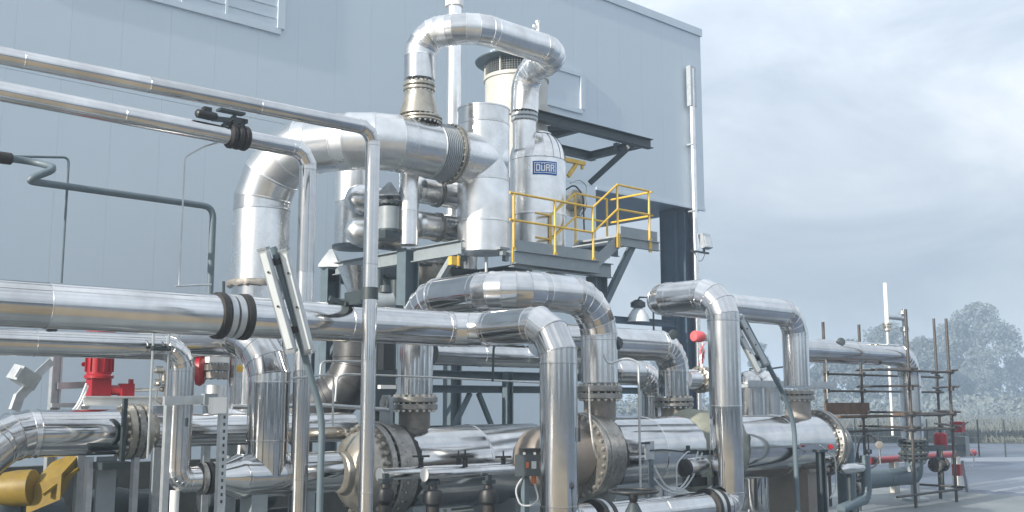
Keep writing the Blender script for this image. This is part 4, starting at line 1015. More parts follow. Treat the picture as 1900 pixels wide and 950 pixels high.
# hanger rods and strap over it
for px, lab in ((285, 'left thin hanger rod in front of the slim level pipe'), (314, 'right thin hanger rod in front of the slim level pipe')):
    q = P(px, 620, Y=DY - .22); b = at(q, z=P(px, 790 if px > 300 else 850, Y=DY - .22).z)
    t = thing('hanger_rod', lab, 'rod', b, 'hanger rods'); rod(t, 'rod', [at(q, z=P(px, 612, Y=DY - .22).z), b], .014, 'galvanised_steel', 7)
    part('nut', MB().lathe([(.028, -.02), (.028, .02)], at(q, z=P(px, 645, Y=DY - .22).z), Z, 6), 'dark_steel', t)
q0, q1 = P(280, 647, Y=DY - .22), P(316, 647, Y=DY - .22)
solo('hanger_strap', MB().bar(q0, at(q1, z=q0.z), .03, .04), 'dark_steel', 'short dark strap joining the two thin hanger rods', 'strap', q0)
# fat left pipe S
SY = 13.2; zS = P(130, 803, Y=SY).z; rs_ = .285
sp = thing('fat_pipe', 'fat polished pipe at the lower left edge with an elbow and bolted flange', 'pipe', V((P(130, 803, Y=SY).x, SY, 0)))
xs0, xs1 = P(18, 800, Y=SY).x, P(212, 800, Y=SY).x
pipe_run(sp, [V((xs0 - 1.6, SY - 1.0, zS - 1.1)), V((xs0, SY, zS)), V((xs1, SY, zS))], rs_, bend=.75, gores=7, sec=1.4, n=44)
xfS = P(246, 803, Y=SY).x
part('spool', MB().lathe([(.2, 0), (.2, P(640, 810, Y=SY).x - xs1 - 2.6)], (xs1 - .02, SY, zS), XA, 32), 'brass_tint_steel', sp)
for k, m_ in enumerate(('brass_tint_steel', 'steel_flange', 'brass_tint_steel')):
    part('flange_ring', MB().lathe([(.34, -.045), (.355, -.035), (.355, .035), (.34, .045)], (xfS - .1 + k * .105, SY, zS), XA, 40), m_, sp)
bolts(sp, (xfS, SY, zS), XA, .315, 20, .026, .34)
xa2, xb2 = P(284, 810, Y=SY).x, P(650, 810, Y=SY).x
pipe_run(sp, [V((xa2, SY, zS)), V((xb2, SY, zS))], .215, sec=1.3, n=36)
part('clamp', MB().bar(V((xfS - .26, SY - .36, zS - .42)), V((xfS - .26, SY - .36, zS + .42)), .06, .05), 'dark_steel', sp)
part('clamp_foot', MB().box((xfS - .36, SY - .3, zS - .40), (.35, .3, .09)), 'dark_steel', sp)
for px, mt_ in ((158, 'white_paint'), (190, 'tan_paint'), (243, 'white_paint')):
    x = P(px, 900, Y=SY).x; part('support_leg', MB().box((x, SY - .1, (zS - .3) / 2), (.07 if px != 190 else .24, .1 if px != 190 else .05, zS - .3)), 'galvanised_steel' if px != 190 else 'grey_paint', sp)
# channel beam, red pump
CYB = 13.9
c0, c1 = P(155, 744, Y=CYB), P(398, 742, Y=CYB - .1)
sk = thing('channel_beam', 'pale steel channel beam under the red motor at left', 'beam', c0)
part('beam', MB().ibeam(at(c0, z=c0.z), V((c1.x, CYB, c0.z)), .13, .12), 'white_paint', sk)
for px in (160, 300, 392): part('post', MB().box((P(px, 800, Y=CYB).x, CYB + .15, (c0.z - .07) / 2), (.1, .1, c0.z - .07)), 'galvanised_steel', sk)
MY = 14.1; q = P(184, 690, Y=MY); zz = lambda py: P(184, py, Y=MY).z
pm = thing('red_motor', 'bright red upright motor standing on the pale channel beam', 'motor', at(q, z=zz(737)))
part('body', MB().lathe([(.14, zz(704)), (.19, zz(702)), (.19, zz(697)), (.165, zz(694)), (.165, zz(620)), (.19, zz(618)), (.19, zz(608)), (.1, zz(600))], at(q, z=0), Z, 32), 'red_paint', pm)
for k in range(12):
    a = 2 * pi * k / 12; part('cooling_fin', MB().box(at(q, z=(zz(690) + zz(625)) / 2) + V((cos(a) * .172, sin(a) * .172, 0)), (.03, .012, zz(625) - zz(690)), Matrix.Rotation(a, 3, 'Z')), 'red_paint', pm)
part('lifting_eye', MB().lathe([(.03, -.01), (.03, .01)], at(q, z=zz(676)) + V((-.17, .12, 0)), YA, 12), 'red_paint', pm)
part('gear_case', MB().box(at(q, z=(zz(704) + zz(737)) / 2), (.26, .24, zz(704) - zz(737))), 'red_paint', pm)
q2 = P(234, 724, Y=MY - .1); part('terminal_box', MB().box(q2, (.17, .16, .18)).box(q2 + V((.06, 0, .12)), (.05, .06, .06)), 'red_paint', pm)
rod(pm, 'coupling', [at(q, z=q2.z), q2], .07, 'red_paint', 14); rod(pm, 'shaft', [q2, q2 + V((.5, 0, .02))], .025, 'bolt_steel', 8)
rod(pm, 'cable', hang(P(160, 712, Y=MY - .25), P(128, 765, Y=MY - .6), .08), .014, 'white_paint', 6); rod(pm, 'cable', hang(P(163, 716, Y=MY - .25), P(138, 765, Y=MY - .6), .05), .014, 'white_paint', 6)
# galvanised frame behind
ff = thing('strut_frame', 'galvanised upright with a short side arm behind the fat left pipe', 'frame', P(102, 760, Y=14.6))
q = P(103, 700, Y=14.6); part('upright', MB().ibeam(at(q, z=0), at(q, z=P(103, 655, Y=14.6).z), .13, .12, up=XA), 'galvanised_steel', ff)
part('arm', MB().bar(P(106, 716, Y=14.55), P(165, 714, Y=14.55), .07, .09), 'galvanised_steel', ff); part('foot_rail', MB().bar(P(95, 752, Y=14.5), P(165, 752, Y=14.5), .07, .06), 'galvanised_steel', ff)
# curved flood lamp at the left edge
q = P(45, 700, Y=12.8)
lf = thing('flood_lamp', 'grey box flood lamp on a curved flat arm at the far left', 'floodlight', q)
Mx = Matrix.Rotation(R(28), 3, 'Y') @ Matrix.Rotation(R(20), 3, 'Z')
hh = part('housing', MB().box(q, (.28, .2, .18), Mx), 'galvanised_steel', lf); part('lamp_glass', MB().box(q + V((-.05, -.11, .02)), (.18, .02, .12), Mx), 'lamp_glass', hh)
part('arm', MB().tube(smooth_path([P(96, 668, Y=12.9), P(72, 690, Y=12.9), P(56, 716, Y=12.9), P(34, 735, Y=12.85), P(26, 765, Y=12.85)], .2), [.03] * 1 + [.05] * 30, 8) if False else MB().bar(P(96, 670, Y=12.9), P(68, 696, Y=12.9), .05, .09).bar(P(68, 694, Y=12.9), P(52, 722, Y=12.88), .05, .1).bar(P(53, 718, Y=12.88), P(34, 738, Y=12.86), .05, .11).bar(P(36, 734, Y=12.86), P(26, 762, Y=12.84), .05, .12), 'galvanised_steel', lf)
# red valve behind the slim pipe and flange stack
q = P(372, 686, Y=14.2)
rvv = thing('red_valve', 'red valve with round bonnet half hidden behind the slim drop pipe', 'valve', q)
part('bonnet', MB().lathe([(.06, -.1), (.22, -.06), (.24, 0), (.2, .06), (.1, .1)], q, V((1, -.6, 0)), 28), 'red_paint', rvv)
part('actuator', MB().box(P(357, 640, Y=14.2), (.34, .28, .22)).box(P(338, 632, Y=14.2), (.2, .2, .12)), 'red_paint', rvv); part('yoke', MB().box(P(366, 660, Y=14.25), (.12, .1, .3)), 'dark_steel', rvv)
q = P(402, 676, Y=14.0)
fs = thing('flange_stack', 'stack of rusty flanges between the red valve and the thick vertical', 'flange', q)
for k in range(4):
    part('flange_ring', MB().lathe([(.19 - .02 * (k % 2), -.05), (.19 - .02 * (k % 2), .035)], q + V((0, 0, .18 - .11 * k)), Z, 24), ('bare_nozzle', 'white_paint', 'steel_flange', 'bare_nozzle')[k], fs)
bolts(fs, q, Z, .155, 10, .02, .42, 'steel_flange')
part('yellow_cap', MB().lathe([(.04, 0), (.05, .06), (.03, .1)], P(445, 690, Y=13.6), Z, 12), 'yellow_paint', fs)
pipe_run(fs, [q + V((0, 0, -.3)), at(q, z=P(400, 770, Y=14).z), V((q.x + .6, 13.6, P(430, 800, Y=14).z))], .17, bend=.3, gores=5, sec=.8, m='sunlit_cladding', n=28)
q = P(340, 643, Y=14.7); rp2 = thing('red_reflection_pipe', 'dark level pipe coloured with a red valve reflection just below the black banded coupling', 'pipe', q)
rod(rp2, 'pipe', [q, V((P(470, 640, Y=14.7).x, 14.7, q.z))], .115, 'red_reflection_pipe', 28)
q = P(437, 660, Y=14.2); wp_ = thing('white_riser', 'short bright riser left of the thick header vertical', 'pipe', at(q, z=0)); pipe_run(wp_, [at(q, z=P(437, 760, Y=14.2).z), at(q, z=P(437, 652, Y=14.2).z)], .11, sec=.5, m='sunlit_cladding', n=24); rod(wp_, 'stub', [at(q, z=0), at(q, z=P(437, 760, Y=14.2).z)], .08, 'grey_paint', 14)
# small brass fittings
q = P(300, 690, Y=12.8); bf = thing('brass_fittings', 'cluster of small brass valves and tubing left of the slim drop pipe', 'valve', q)
for k, (px, py) in enumerate(((296, 688), (305, 700), (292, 712), (306, 722))):
    c = P(px, py, Y=12.8); part('valve', MB().lathe([(.02, -.07), (.035, -.05), (.035, .05), (.02, .07)], c, (XA, Z, YA, XA)[k], 10).box(c + V((0, 0, .05)), (.08, .02, .02)), 'brass_tint_steel', bf)
rod(bf, 'tubing', smooth_path([P(280, 690, Y=12.8), P(296, 688, Y=12.8), P(292, 720, Y=12.8), P(288, 742, Y=12.8), P(300, 750, Y=12.8)], .05), .012, 'bolt_steel', 6)
rod(bf, 'tubing', smooth_path([P(306, 700, Y=12.75), P(306, 735, Y=12.75), P(296, 748, Y=12.75)], .05), .012, 'brass_tint_steel', 6)
# slotted post with arm
q = P(411, 840, Y=10.9)
sp2 = thing('slotted_post', 'grey slotted steel post with a small box on top beside the slim drop pipe', 'post', at(q, z=0))
zz = lambda py: P(411, py, Y=10.9).z
part('post', MB().prism([(-.045, -.04), (.045, -.04), (.045, .04), (.035, .04), (.035, -.03), (-.035, -.03), (-.035, .04), (-.045, .04)], at(q, z=0), at(q, z=zz(738)), XA, YA), 'galvanised_steel', sp2)
for k in range(14): part('slot', MB().box(at(q, z=zz(930 - k * 13)) + V((0, -.042, 0)), (.022, .006, .035)), 'dark_steel', sp2)
part('junction_box', MB().box(at(q, z=zz(752)) + V((-.07, 0, 0)), (.16, .12, .18)), 'white_paint', sp2)
part('arm', MB().bar(P(304, 744, Y=11.2), P(396, 741, Y=11.2), .06, .1), 'galvanised_steel', sp2); part('arm_end', MB().box(P(388, 741, Y=11.2), (.16, .1, .13)), 'grey_paint', sp2)
sp3 = thing('slotted_post', 'grey slotted post directly left of the slim drop pipe', 'post', at(P(306, 880, Y=11.5), z=0))
q = P(306, 880, Y=11.5); part('post', MB().bar(at(q, z=0), at(q, z=P(306, 745, Y=11.5).z), .08, .07), 'galvanised_steel', sp3)
rod(sp3, 'conduit', smooth_path([at(q, z=P(306, 750, Y=11.5).z), P(312, 742, Y=11.5), P(360, 741, Y=11.5)], .06), .03, 'galvanised_steel', 8)
# yellow hopper
q = P(33, 900, Y=14.3)
yh = thing('yellow_hopper', 'shade-darkened yellow drum and chute low under the fat left pipe', 'hopper', q)
part('drum', MB().lathe([(.05, -.2), (.21, -.17), (.23, 0), (.23, .2), (.15, .24)], q + V((0, 0, -.04)), V((.75, -.66, .05)), 32), 'shaded_yellow_paint', yh)
part('chute', MB().prism([(-.32, -.2), (.32, -.05), (.30, .04), (-.32, .12)], P(74, 892, Y=14.3), P(136, 866, Y=14.0), V((.5, .4, .5)).normalized(), Z), 'shaded_yellow_paint', yh)
part('rib', MB().bar(P(80, 918, Y=13.9), P(146, 870, Y=13.9), .05, .04), 'shaded_yellow_paint', yh)
# low dark skid with pump bodies under the left group
sb = thing('skid', 'dark low equipment skid under the pipes at the bottom left', 'skid', (7.0, 14.6, 0))
part('rail', MB().ibeam((2.4, 14.4, .32), (9.5, 14.4, .32), .3, .16), 'dark_steel', sb); part('rail', MB().ibeam((2.4, 16, .32), (9.5, 16, .32), .3, .16), 'dark_steel', sb)
for x in (3.4, 4.8, 6.2, 7.6, 9.0): part('cross_member', MB().bar((x, 14.5, .3), (x, 15.9, .3), .12, .2), 'dark_steel', sb)
for k, (x, y, mt_, lab) in enumerate(((4.15, 14.7, 'blue_grey_paint', 'blue-grey pump body on the skid below the fat left pipe'), (5.6, 14.6, 'dark_steel', 'dark pump body on the skid behind the slim drop pipe'), (7.4, 14.8, 'dark_steel', 'dark pump body on the skid below the header'))):
    t = thing('pump', lab, 'pump', (x, y, .45), 'pumps on the skid')
    part('casing', MB().lathe([(.1, -.3), (.24, -.28), (.28, -.1), (.28, .1), (.24, .28), (.1, .3)], (x, y, .82), XA, 24), mt_, t); part('foot', MB().box((x, y, .53), (.45, .4, .16)), 'dark_steel', t)
    part('motor', MB().lathe([(.2, .32), (.22, .36), (.22, .8), (.18, .86)], (x, y, .82), XA, 20), mt_, t); part('volute', MB().lathe([(.12, -.12), (.12, .14)], (x, y, 1.1), Z, 16), mt_, t)

solo('backdrop_wall', MB().box((7.0, 17.2, .62), (16, .2, 1.3)), 'backdrop_dark', 'low dark wall added as a backdrop behind the skid and the left exchanger', 'wall', (7.0, 17.2, -.02))  # added to give a dark background under the left pipes and exchanger
rnd = random.Random(12)
wb = thing('loose_wires', 'spray of thin pale wires beneath the thick pipe right of its black coupling', 'wires', P(428, 640, Y=12.9))
for k in range(6):
    a_ = P(420 + k * 7, 632, Y=12.9); b_ = P(446 + k * 4, 664 + rnd.uniform(-6, 4), Y=13.2); rod(wb, 'wire', hang(a_, b_, .05, 8), .008, 'cable_grey', 5)
for k, (px, py0, py1, y, r_, lab) in enumerate(((704, 500, 740, 16.2, .07, 'dark vertical drain pipe just right of the near thin pipe'), (735, 520, 745, 17.4, .12, 'dark vertical drain pipe behind the swan neck left leg'), (575, 650, 745, 16.0, .09, 'dark vertical drain pipe behind the second thin pipe'))):
    q = P(px, py0, Y=y); z1 = P(px, py0, Y=y).z; t = thing('drain_pipe', lab, 'pipe', at(q, z=0), 'dark drain pipes'); rod(t, 'pipe', [at(q, z=0), at(q, z=z1)], r_, 'dark_steel', 16)
    part('flange_ring', MB().lathe([(r_ * 1.7, -.05), (r_ * 1.7, .05)], at(q, z=P(px, py1 - 30, Y=y).z), Z, 20), 'steel_flange', t)
q = P(706, 670, Y=14.9); t = thing('cabinet', 'dark electrical cabinet behind the near thin vertical pipe', 'cabinet', at(q, z=0)); part('body', MB().box(at(q, z=q.z - .2), (.45, .3, 1.3)), 'box_paint', t); part('leg', MB().box(at(q, z=(q.z - .85) / 2), (.1, .1, q.z - .85)), 'dark_steel', t); part('door', MB().box(at(q, z=q.z - .2) + V((0, -.16, 0)), (.40, .02, 1.2)), 'dark_steel', t)
# ================================================================ background behind the centre
dd = thing('dark_duct', 'large dull dark duct bending down behind the near thin vertical pipe', 'duct', P(650, 740, Y=15.6))
q = P(662, 620, Y=15.6); pipe_run(dd, [at(q, z=P(660, 570, Y=15.6).z), at(q, z=P(660, 715, Y=15.6).z), V((q.x - 1.0, 16.4, P(660, 790, Y=15.6).z))], .42, bend=.9, gores=5, sec=1.2, m='dark_duct_metal', n=36)
bgf = thing('rack_frame', 'blue-grey pipe rack of beams, post and vee braces behind the exchangers', 'steel frame', P(940, 785, Y=15))
ry = 15.0; x0_, x1_ = P(712, 700, Y=ry).x, P(1200, 700, Y=ry).x
for py, h in ((696, .12), (722, .1)):
    z_ = P(860, py, Y=ry).z; part('beam', MB().ibeam((x0_, ry, z_), (x1_, ry, z_), h + .04, .12), 'blue_grey_paint', bgf)
for px in (722, 942, 1195):
    q = P(px, 730, Y=ry - .12); part('post', MB().ibeam(at(q, z=0), at(q, z=P(px, 690 if px > 800 else 640, Y=ry).z), .16, .15, up=XA), 'blue_grey_paint', bgf)
for a, b in (((872, 730), (838, 800)), ((888, 730), (916, 800))): part('brace', MB().bar(P(*a, Y=ry), P(*b, Y=ry), .09, .07), 'blue_grey_paint', bgf)
for px in (818, 832, 1030): 
    q = P(px, 740, Y=ry + .5); part('post', MB().box(at(q, z=.9), (.1, .1, 1.8)), 'galvanised_steel', bgf)
iY = 14.2; q0, q1 = P(800, 655, Y=iY), P(1012, 672, Y=iY)
ip = thing('shaded_pipe', 'dim clad pipe in shade below the thick pipe at centre', 'pipe', q0)
pipe_run(ip, [q0, V((q1.x + 1.5, iY, q0.z))], .21, sec=1.0, m='aluminium_cladding', n=32)
for k, (px, py) in enumerate(((862, 702), (915, 640), (985, 682))):
    pass
q = P(915, 640, Y=10.9)
lc = thing('lead_conduit', 'thin black conduit looping below the thick pipe bend', 'pipe', q)
rod(lc, 'conduit', smooth_path([P(985, 636, Y=10.9), P(916, 641, Y=10.9), P(914, 708, Y=10.9)], .06), .016, 'dark_steel', 8)
# thin level tubing runs in front of the exchangers
for k, (pts_, y, lab) in enumerate((
    ([(594, 700), (596, 672), (612, 670), (680, 671)], 11.2, 'upper thin tubing loop left of the near thin vertical pipe'),
    ([(540, 702), (612, 695), (619, 700), (617, 790)], 11.0, 'bent thin tubing crossing the lower luminaire pole'),
    ([(622, 745), (626, 700), (640, 694), (800, 700), (1000, 710)], 11.4, 'long thin tubing crossing behind the near thin vertical pipe'),
    ([(430, 755), (600, 752), (720, 760)], 12.4, 'thick level handrail tube behind the header vertical'))):
    P_ = [P(a, b, Y=y) for a, b in pts_]; t = thing('tubing', lab, 'tubing', P_[0], 'thin tubing runs'); rod(t, 'tube', smooth_path(P_, .07), .030 if k == 3 else .014, 'galvanised_steel', 8)
# small equipment clutter behind the near thin pipe
q = P(722, 680, Y=13.6)
jb = thing('junction_box', 'dark junction box with a pale bracket behind the near thin vertical pipe', 'box', q)
part('box', MB().box(P(716, 662, Y=13.6), (.2, .16, .42)), 'black_plastic', jb); part('bracket', MB().box(P(718, 718, Y=13.5), (.3, .08, .06)), 'white_paint', jb)
q = P(712, 560, Y=14.8); mt2 = thing('valve_motor', 'dark grey lumpy valve actuator above the thick pipe beside the clamp', 'actuator', q)
part('body', MB().lathe([(.1, -.2), (.18, -.16), (.18, .16), (.1, .2)], q, V((1, -.4, .2)), 18), 'grey_paint', mt2); part('cap', MB().lathe([(.12, 0), (.1, .12)], q + V((0, -.05, .16)), Z, 14), 'dark_steel', mt2); part('yoke', MB().box(q + V((.25, 0, -.2)), (.2, .2, .3)), 'dark_steel', mt2)
# foil-wrapped elbow and red capped pipe
fo = thing('foil_elbow', 'shiny foil wrapped elbow between the swan neck and the background drop pipe', 'pipe', P(1212, 740, Y=12.9))
q = P(1213, 700, Y=12.9); pipe_run(fo, [V((P(1090, 692, Y=12.9).x, 12.9, P(1180, 692, Y=12.9).z)), V((q.x, 12.9, P(1180, 692, Y=12.9).z)), V((q.x, 12.9, .2))], .235, bend=.45, gores=8, sec=.9, n=32)
q = P(1300, 704, Y=12.6)
bfz = thing('brass_flange', 'tan bolted pipe end peeking out left of the tall right riser', 'flange', q)
part('flange_ring', MB().lathe([(.24, -.06), (.27, -.04), (.27, .04), (.24, .06)], q, XA, 28), 'brass_tint_steel', bfz); part('flange_ring', MB().lathe([(.25, .08), (.25, .16)], q, XA, 28), 'brass_tint_steel', bfz); bolts(bfz, q + V((.05, 0, 0)), XA, .22, 12, .024, .3)
rod(bfz, 'spool', [q + V((-.5, 0, 0)), q + V((.6, 0, 0))], .19, 'aluminium_cladding', 28)
q = P(1288, 624, Y=12.6)
rc_ = thing('capped_pipe', 'pipe end wrapped in red cloth behind the tall right riser', 'pipe', q)
part('red_wrap', MB().lathe([(.02, -.03), (.09, -.02), (.115, .02), (.11, .2), (.1, .24)], q, XA, 24), 'tarp_red', rc_); rod(rc_, 'pipe', [q + V((.2, 0, 0)), q + V((.9, 0, 0))], .085, 'cream_paint', 20)
q = P(1303, 645, Y=12.4); tp = thing('warning_tape', 'crumpled red and white tape hanging below the red wrapped pipe end', 'tape', q)
rnd = random.Random(2)
for k in range(6):
    a = P(1300 + rnd.uniform(-3, 6), 636, Y=12.4); mb = MB(); pts_ = [a + V((rnd.uniform(-.05, .05), rnd.uniform(-.04, .04), -.08 * j)) for j in range(5 + k % 3)]
    for p0, p1 in zip(pts_[:-1], pts_[1:]): mb.bar(p0, p1, .035, .006)
    part('strip', mb, 'tarp_red' if k % 2 == 0 else 'white_paint', tp)
# steel tanks right of the tall riser
for px, lab in ((1392, 'dull domed steel tank just right of the tall right riser'), (1424, 'second dull domed steel tank, nearer the flanged drop pipe')):
    q = P(px, 730, Y=12.4); t = thing('tank', lab, 'tank', at(q, z=0), 'domed tanks'); zt_ = P(px, 712, Y=12.4).z
    pipe_run(t, [at(q, z=.1), at(q, z=zt_)], .30, sec=1.2, m='aluminium_cladding', n=32)
    drum(t, 'dome', at(q, z=zt_), at(q, z=zt_ + .3), .3, m='aluminium_cladding', prof=[(.3, 0), (.27, .12), (.18, .22), (.02, .28)])
    rod(t, 'strap', [at(q, z=zt_ + .3), at(q, z=zt_ + .3) + V((.3, -.2, .05))], .02, 'dark_steel', 6)
q0, q1 = P(1375, 716, Y=11.2), P(1540, 716, Y=11.2)
solo('cable_tray', MB().bar(q0, at(q1, z=q0.z), .3, .06).bar(q0 + V((0, -.15, .05)), at(q1, z=q0.z) + V((0, -.15, .05)), .012, .1), 'galvanised_steel', 'pale level cable tray behind the right flanged drop pipe', 'tray', q0)

# ================================================================ foreground small things
# twin luminaire poles
def luminaire_post(lab, group, pole, boxes, y, rp_, bw):
    P_ = [P(a, b, Y=y) for a, b in pole]; base = at(P_[0], z=0); P_[0] = base
    t = thing('luminaire_post', lab, 'lamp post', base, group)
    rod(t, 'pole', smooth_path(P_, .35, 6), rp_, 'blue_grey_paint', 14)
    for (a, b) in boxes:
        p, q = P(*a, Y=y - .06), P(*b, Y=y - .06); d = (q - p).normalized(); n_ = V((-.66, -.75, .0)).normalized(); s_ = d.cross(n_).normalized(); n_ = s_.cross(d)
        mb = MB(); w = bw
        mb.prism([(-w, -.03), (w, -.03), (w, .01), (w * .7, .045), (-w * .7, .045), (-w, .01)], p, q, s_, n_)
        hs = part('lamp_housing', mb, 'galvanised_steel', t)
        part('diffuser', MB().prism([(-w * .62, .046), (w * .62, .046), (w * .5, .058), (-w * .5, .058)], p + d * .04, q - d * .04, s_, n_), 'lamp_glass', hs)
        for e_ in (p, q):
            part('end_cap', MB().prism([(-w - .006, -.036), (w + .006, -.036), (w + .006, .014), (w * .7, .05), (-w * .7, .05), (-w - .006, .014)], e_ - d * .012, e_ + d * .012, s_, n_), 'grey_paint', hs)
        for f in (.22, .55): part('screw', MB().lathe([(.012, -.01), (.012, .01)], p.lerp(q, f) + n_ * .06, n_, 8), 'dark_steel', hs)
    for f in (.12, .78):
        c = P(*boxes[0][0], Y=y).lerp(P(*boxes[0][1], Y=y), f); c2 = P(*boxes[1][0], Y=y).lerp(P(*boxes[1][1], Y=y), f)
        part('clamp_bar', MB().bar(c, c2, .05, .06), 'black_plastic', t)
        part('u_bolt', MB().lathe([(rp_ + .015, -.03), (rp_ + .015, .03)], (c + c2) / 2, P_[-1] - P_[-2], 14), 'black_plastic', t)
luminaire_post('left slanted lamp post with two long narrow luminaires over the thick pipe', 'twin luminaire posts', [(592, 950), (598, 770), (574, 690), (507, 458)], [((488, 462), (541, 652)), ((526, 464), (574, 654))], 9.3, .036, .056)
luminaire_post('right slanted lamp post with two luminaires beside the tall right riser', 'twin luminaire posts', [(1481, 950), (1473, 785), (1458, 740), (1378, 588)], [((1364, 604), (1408, 690)), ((1372, 588), (1420, 676))], 9.6, .04, .055)
# small header tubes with valves
for k, (pa, y, lab) in enumerate(((705, 10.75, 'rear small clad tube with round end in front of the left exchanger'), (788, 10.4, 'front small clad tube with round end bearing black valve handles'))):
    a = P(pa, 881, Y=y); b = P(1060, 876, Y=y); t = thing('small_header', lab, 'pipe', a, 'small header tubes'); pipe_run(t, [a, at(b, y=y, z=a.z)], .078, sec=.8, n=24)
    part('end_disc', MB().lathe([(.084, -.01), (.08, .004)], a, XA, 24), 'white_paint', t)
for px, y, lab in ((781, 10.75, 'leftmost black tee handle valve on the small tubes'), (851, 10.85, 'second black tee handle valve, standing behind its close neighbour'), (863, 10.4, 'third black tee handle valve, in front of its close neighbour'), (934, 10.5, 'rightmost black tee handle valve next to the control box')):
    q = P(px, 860, Y=y); b = P(px, 873, Y=y)
    t = thing('hand_valve', lab, 'valve', b, 'tee handle valves')
    part('body', MB().lathe([(.06, -.02), (.055, .03), (.035, .05), (.03, .14), (.045, .15), (.02, .17)], b, Z, 14), 'black_plastic', t)
    part('handle', MB().bar(b + V((-.1, .05, .18)), b + V((.1, -.05, .18)), .025, .025), 'black_plastic', t); rod(t, 'stem', [b + V((0, 0, .14)), b + V((0, 0, .26))], .012, 'dark_steel', 6)
for px, py, y, s_, lab in ((715, 915, 10.6, .85, 'left fat black valve body hanging under the small tubes'), (803, 918, 10.4, 1.0, 'middle fat black valve body hanging under the small tubes'), (906, 916, 10.3, 1.0, 'right fat black valve body hanging under the small tubes')):
    b = P(px, py, Y=y); t = thing('black_valve', lab, 'valve', b, 'black valve bodies')
    part('body', MB().lathe([(.05, -.16 * s_), (.10 * s_, -.13 * s_), (.125 * s_, -.10 * s_), (.13 * s_, .0), (.11 * s_, .05), (.06, .07), (.05, .16)], b, Z, 22), 'black_plastic', t)
    part('top_clamp', MB().box(b + V((0, 0, .15)), (.16, .1, .05)).box(b + V((0, 0, .2)), (.06, .06, .08)), 'dark_steel', t); part('lower_body', MB().lathe([(.085, -.42), (.085, -.14)], b, Z, 18), 'black_rubber', t)
    rod(t, 'post', [b + V((0, 0, -.4)), at(b, z=0)], .04, 'dark_steel', 10)
# control box on post
q = P(980, 862, Y=9.5)
cbx = thing('control_box', 'dark control box with small switches on a post left of the centre drop pipe', 'control box', at(q, z=0))
part('post', MB().box(at(q, z=(q.z - .1) / 2) + V((0, .06, 0)), (.08, .07, q.z - .1)), 'blue_grey_paint', cbx)
yaw = Matrix.Rotation(R(-42), 3, 'Z')
def cb(dx, dz, dy=0): return q + V((RT.x, RT.y, 0)).normalized() * dx + V((0, 0, dz)) - V((FW.x, FW.y, 0)).normalized() * dy
part('enclosure', MB().box(cb(.045, 0), (.20, .14, .27), yaw), 'box_paint', cbx); part('enclosure', MB().box(cb(-.11, -.01), (.11, .13, .26), yaw), 'box_paint', cbx)
part('lamp_hood', MB().box(cb(.02, .16), (.26, .12, .08), yaw), 'black_plastic', cbx)
for dx in (-.05, .08): part('indicator', MB().lathe([(.018, -.02), (.018, .02)], cb(dx, .14, .07), V((-FW.x, -FW.y, 0)), 12), 'white_paint', cbx)
part('switch', MB().box(cb(-.01, .0, .075), (.035, .03, .07), yaw), 'orange_plastic', cbx); part('label_plate', MB().box(cb(.07, .0, .075), (.06, .02, .09), yaw), 'cable_grey', cbx)
part('gland', MB().lathe([(.03, -.08), (.03, .02)], cb(.07, -.15), Z, 10), 'orange_plastic', cbx)
rod(cbx, 'cable', smooth_path([cb(-.05, -.13), cb(-.17, -.3), cb(-.1, -.5), cb(.05, -.5), cb(.13, -.42), cb(.07, -.2)], .12), .012, 'cable_grey', 7)
# hand wheel
HWY = 8.2; q = P(1175, 916, Y=HWY)
hw = thing('gate_valve', 'valve with black level hand wheel on a red stem at bottom centre', 'valve', at(q, z=0))
part('valve_body', MB().lathe([(.06, .3), (.14, .5), (.16, .8), (.1, 1.0), (.05, 1.1)], at(q, z=0), Z, 20), 'dark_steel', hw)
rw = .29; hr = part('hand_wheel', MB().tube([q + V((rw * cos(2 * pi * k / 36), rw * sin(2 * pi * k / 36), .03)) for k in range(37)], .018, 8, False), 'black_plastic', hw)
for k in range(5):
    a = 2 * pi * k / 5 + .3; part('spoke', MB().bar(q + V((0, 0, -.03)), q + V((rw * cos(a), rw * sin(a), .02)), .03, .018), 'black_plastic', hr)
part('hub', MB().lathe([(.04, -.10), (.055, -.06), (.055, .0), (.03, .02)], q, Z, 16), 'black_plastic', hw); rod(hw, 'stem', [q + V((0, 0, -.08)), at(q, z=0)], .028, 'red_paint', 12)
# thin rod
q = P(1185, 700, Y=8.9); zz = lambda py: P(1185, py, Y=8.9).z
tr_ = thing('thin_standpipe', 'thin galvanised standpipe rising in front of the right exchanger', 'pipe', at(q, z=zz(915)))
rod(tr_, 'tube', smooth_path([at(q, z=zz(915)), at(q, z=zz(672)), at(q, z=zz(664)) + V((-.12, .1, 0)), at(q, z=zz(676)) + V((-.3, .26, 0)), at(q, z=zz(672)) + V((-.34, .3, .1))], .08), .016, 'galvanised_steel', 8)
t = thing('thin_standpipe', 'thin bare tube bent against the ring of the right exchanger', 'pipe', P(1093, 712, Y=9.6)); rod(t, 'tube', smooth_path([P(1093, 712, Y=9.7), P(1094, 770, Y=9.7), P(1101, 830, Y=9.6), P(1108, 850, Y=9.6)], .1), .014, 'bolt_steel', 7)
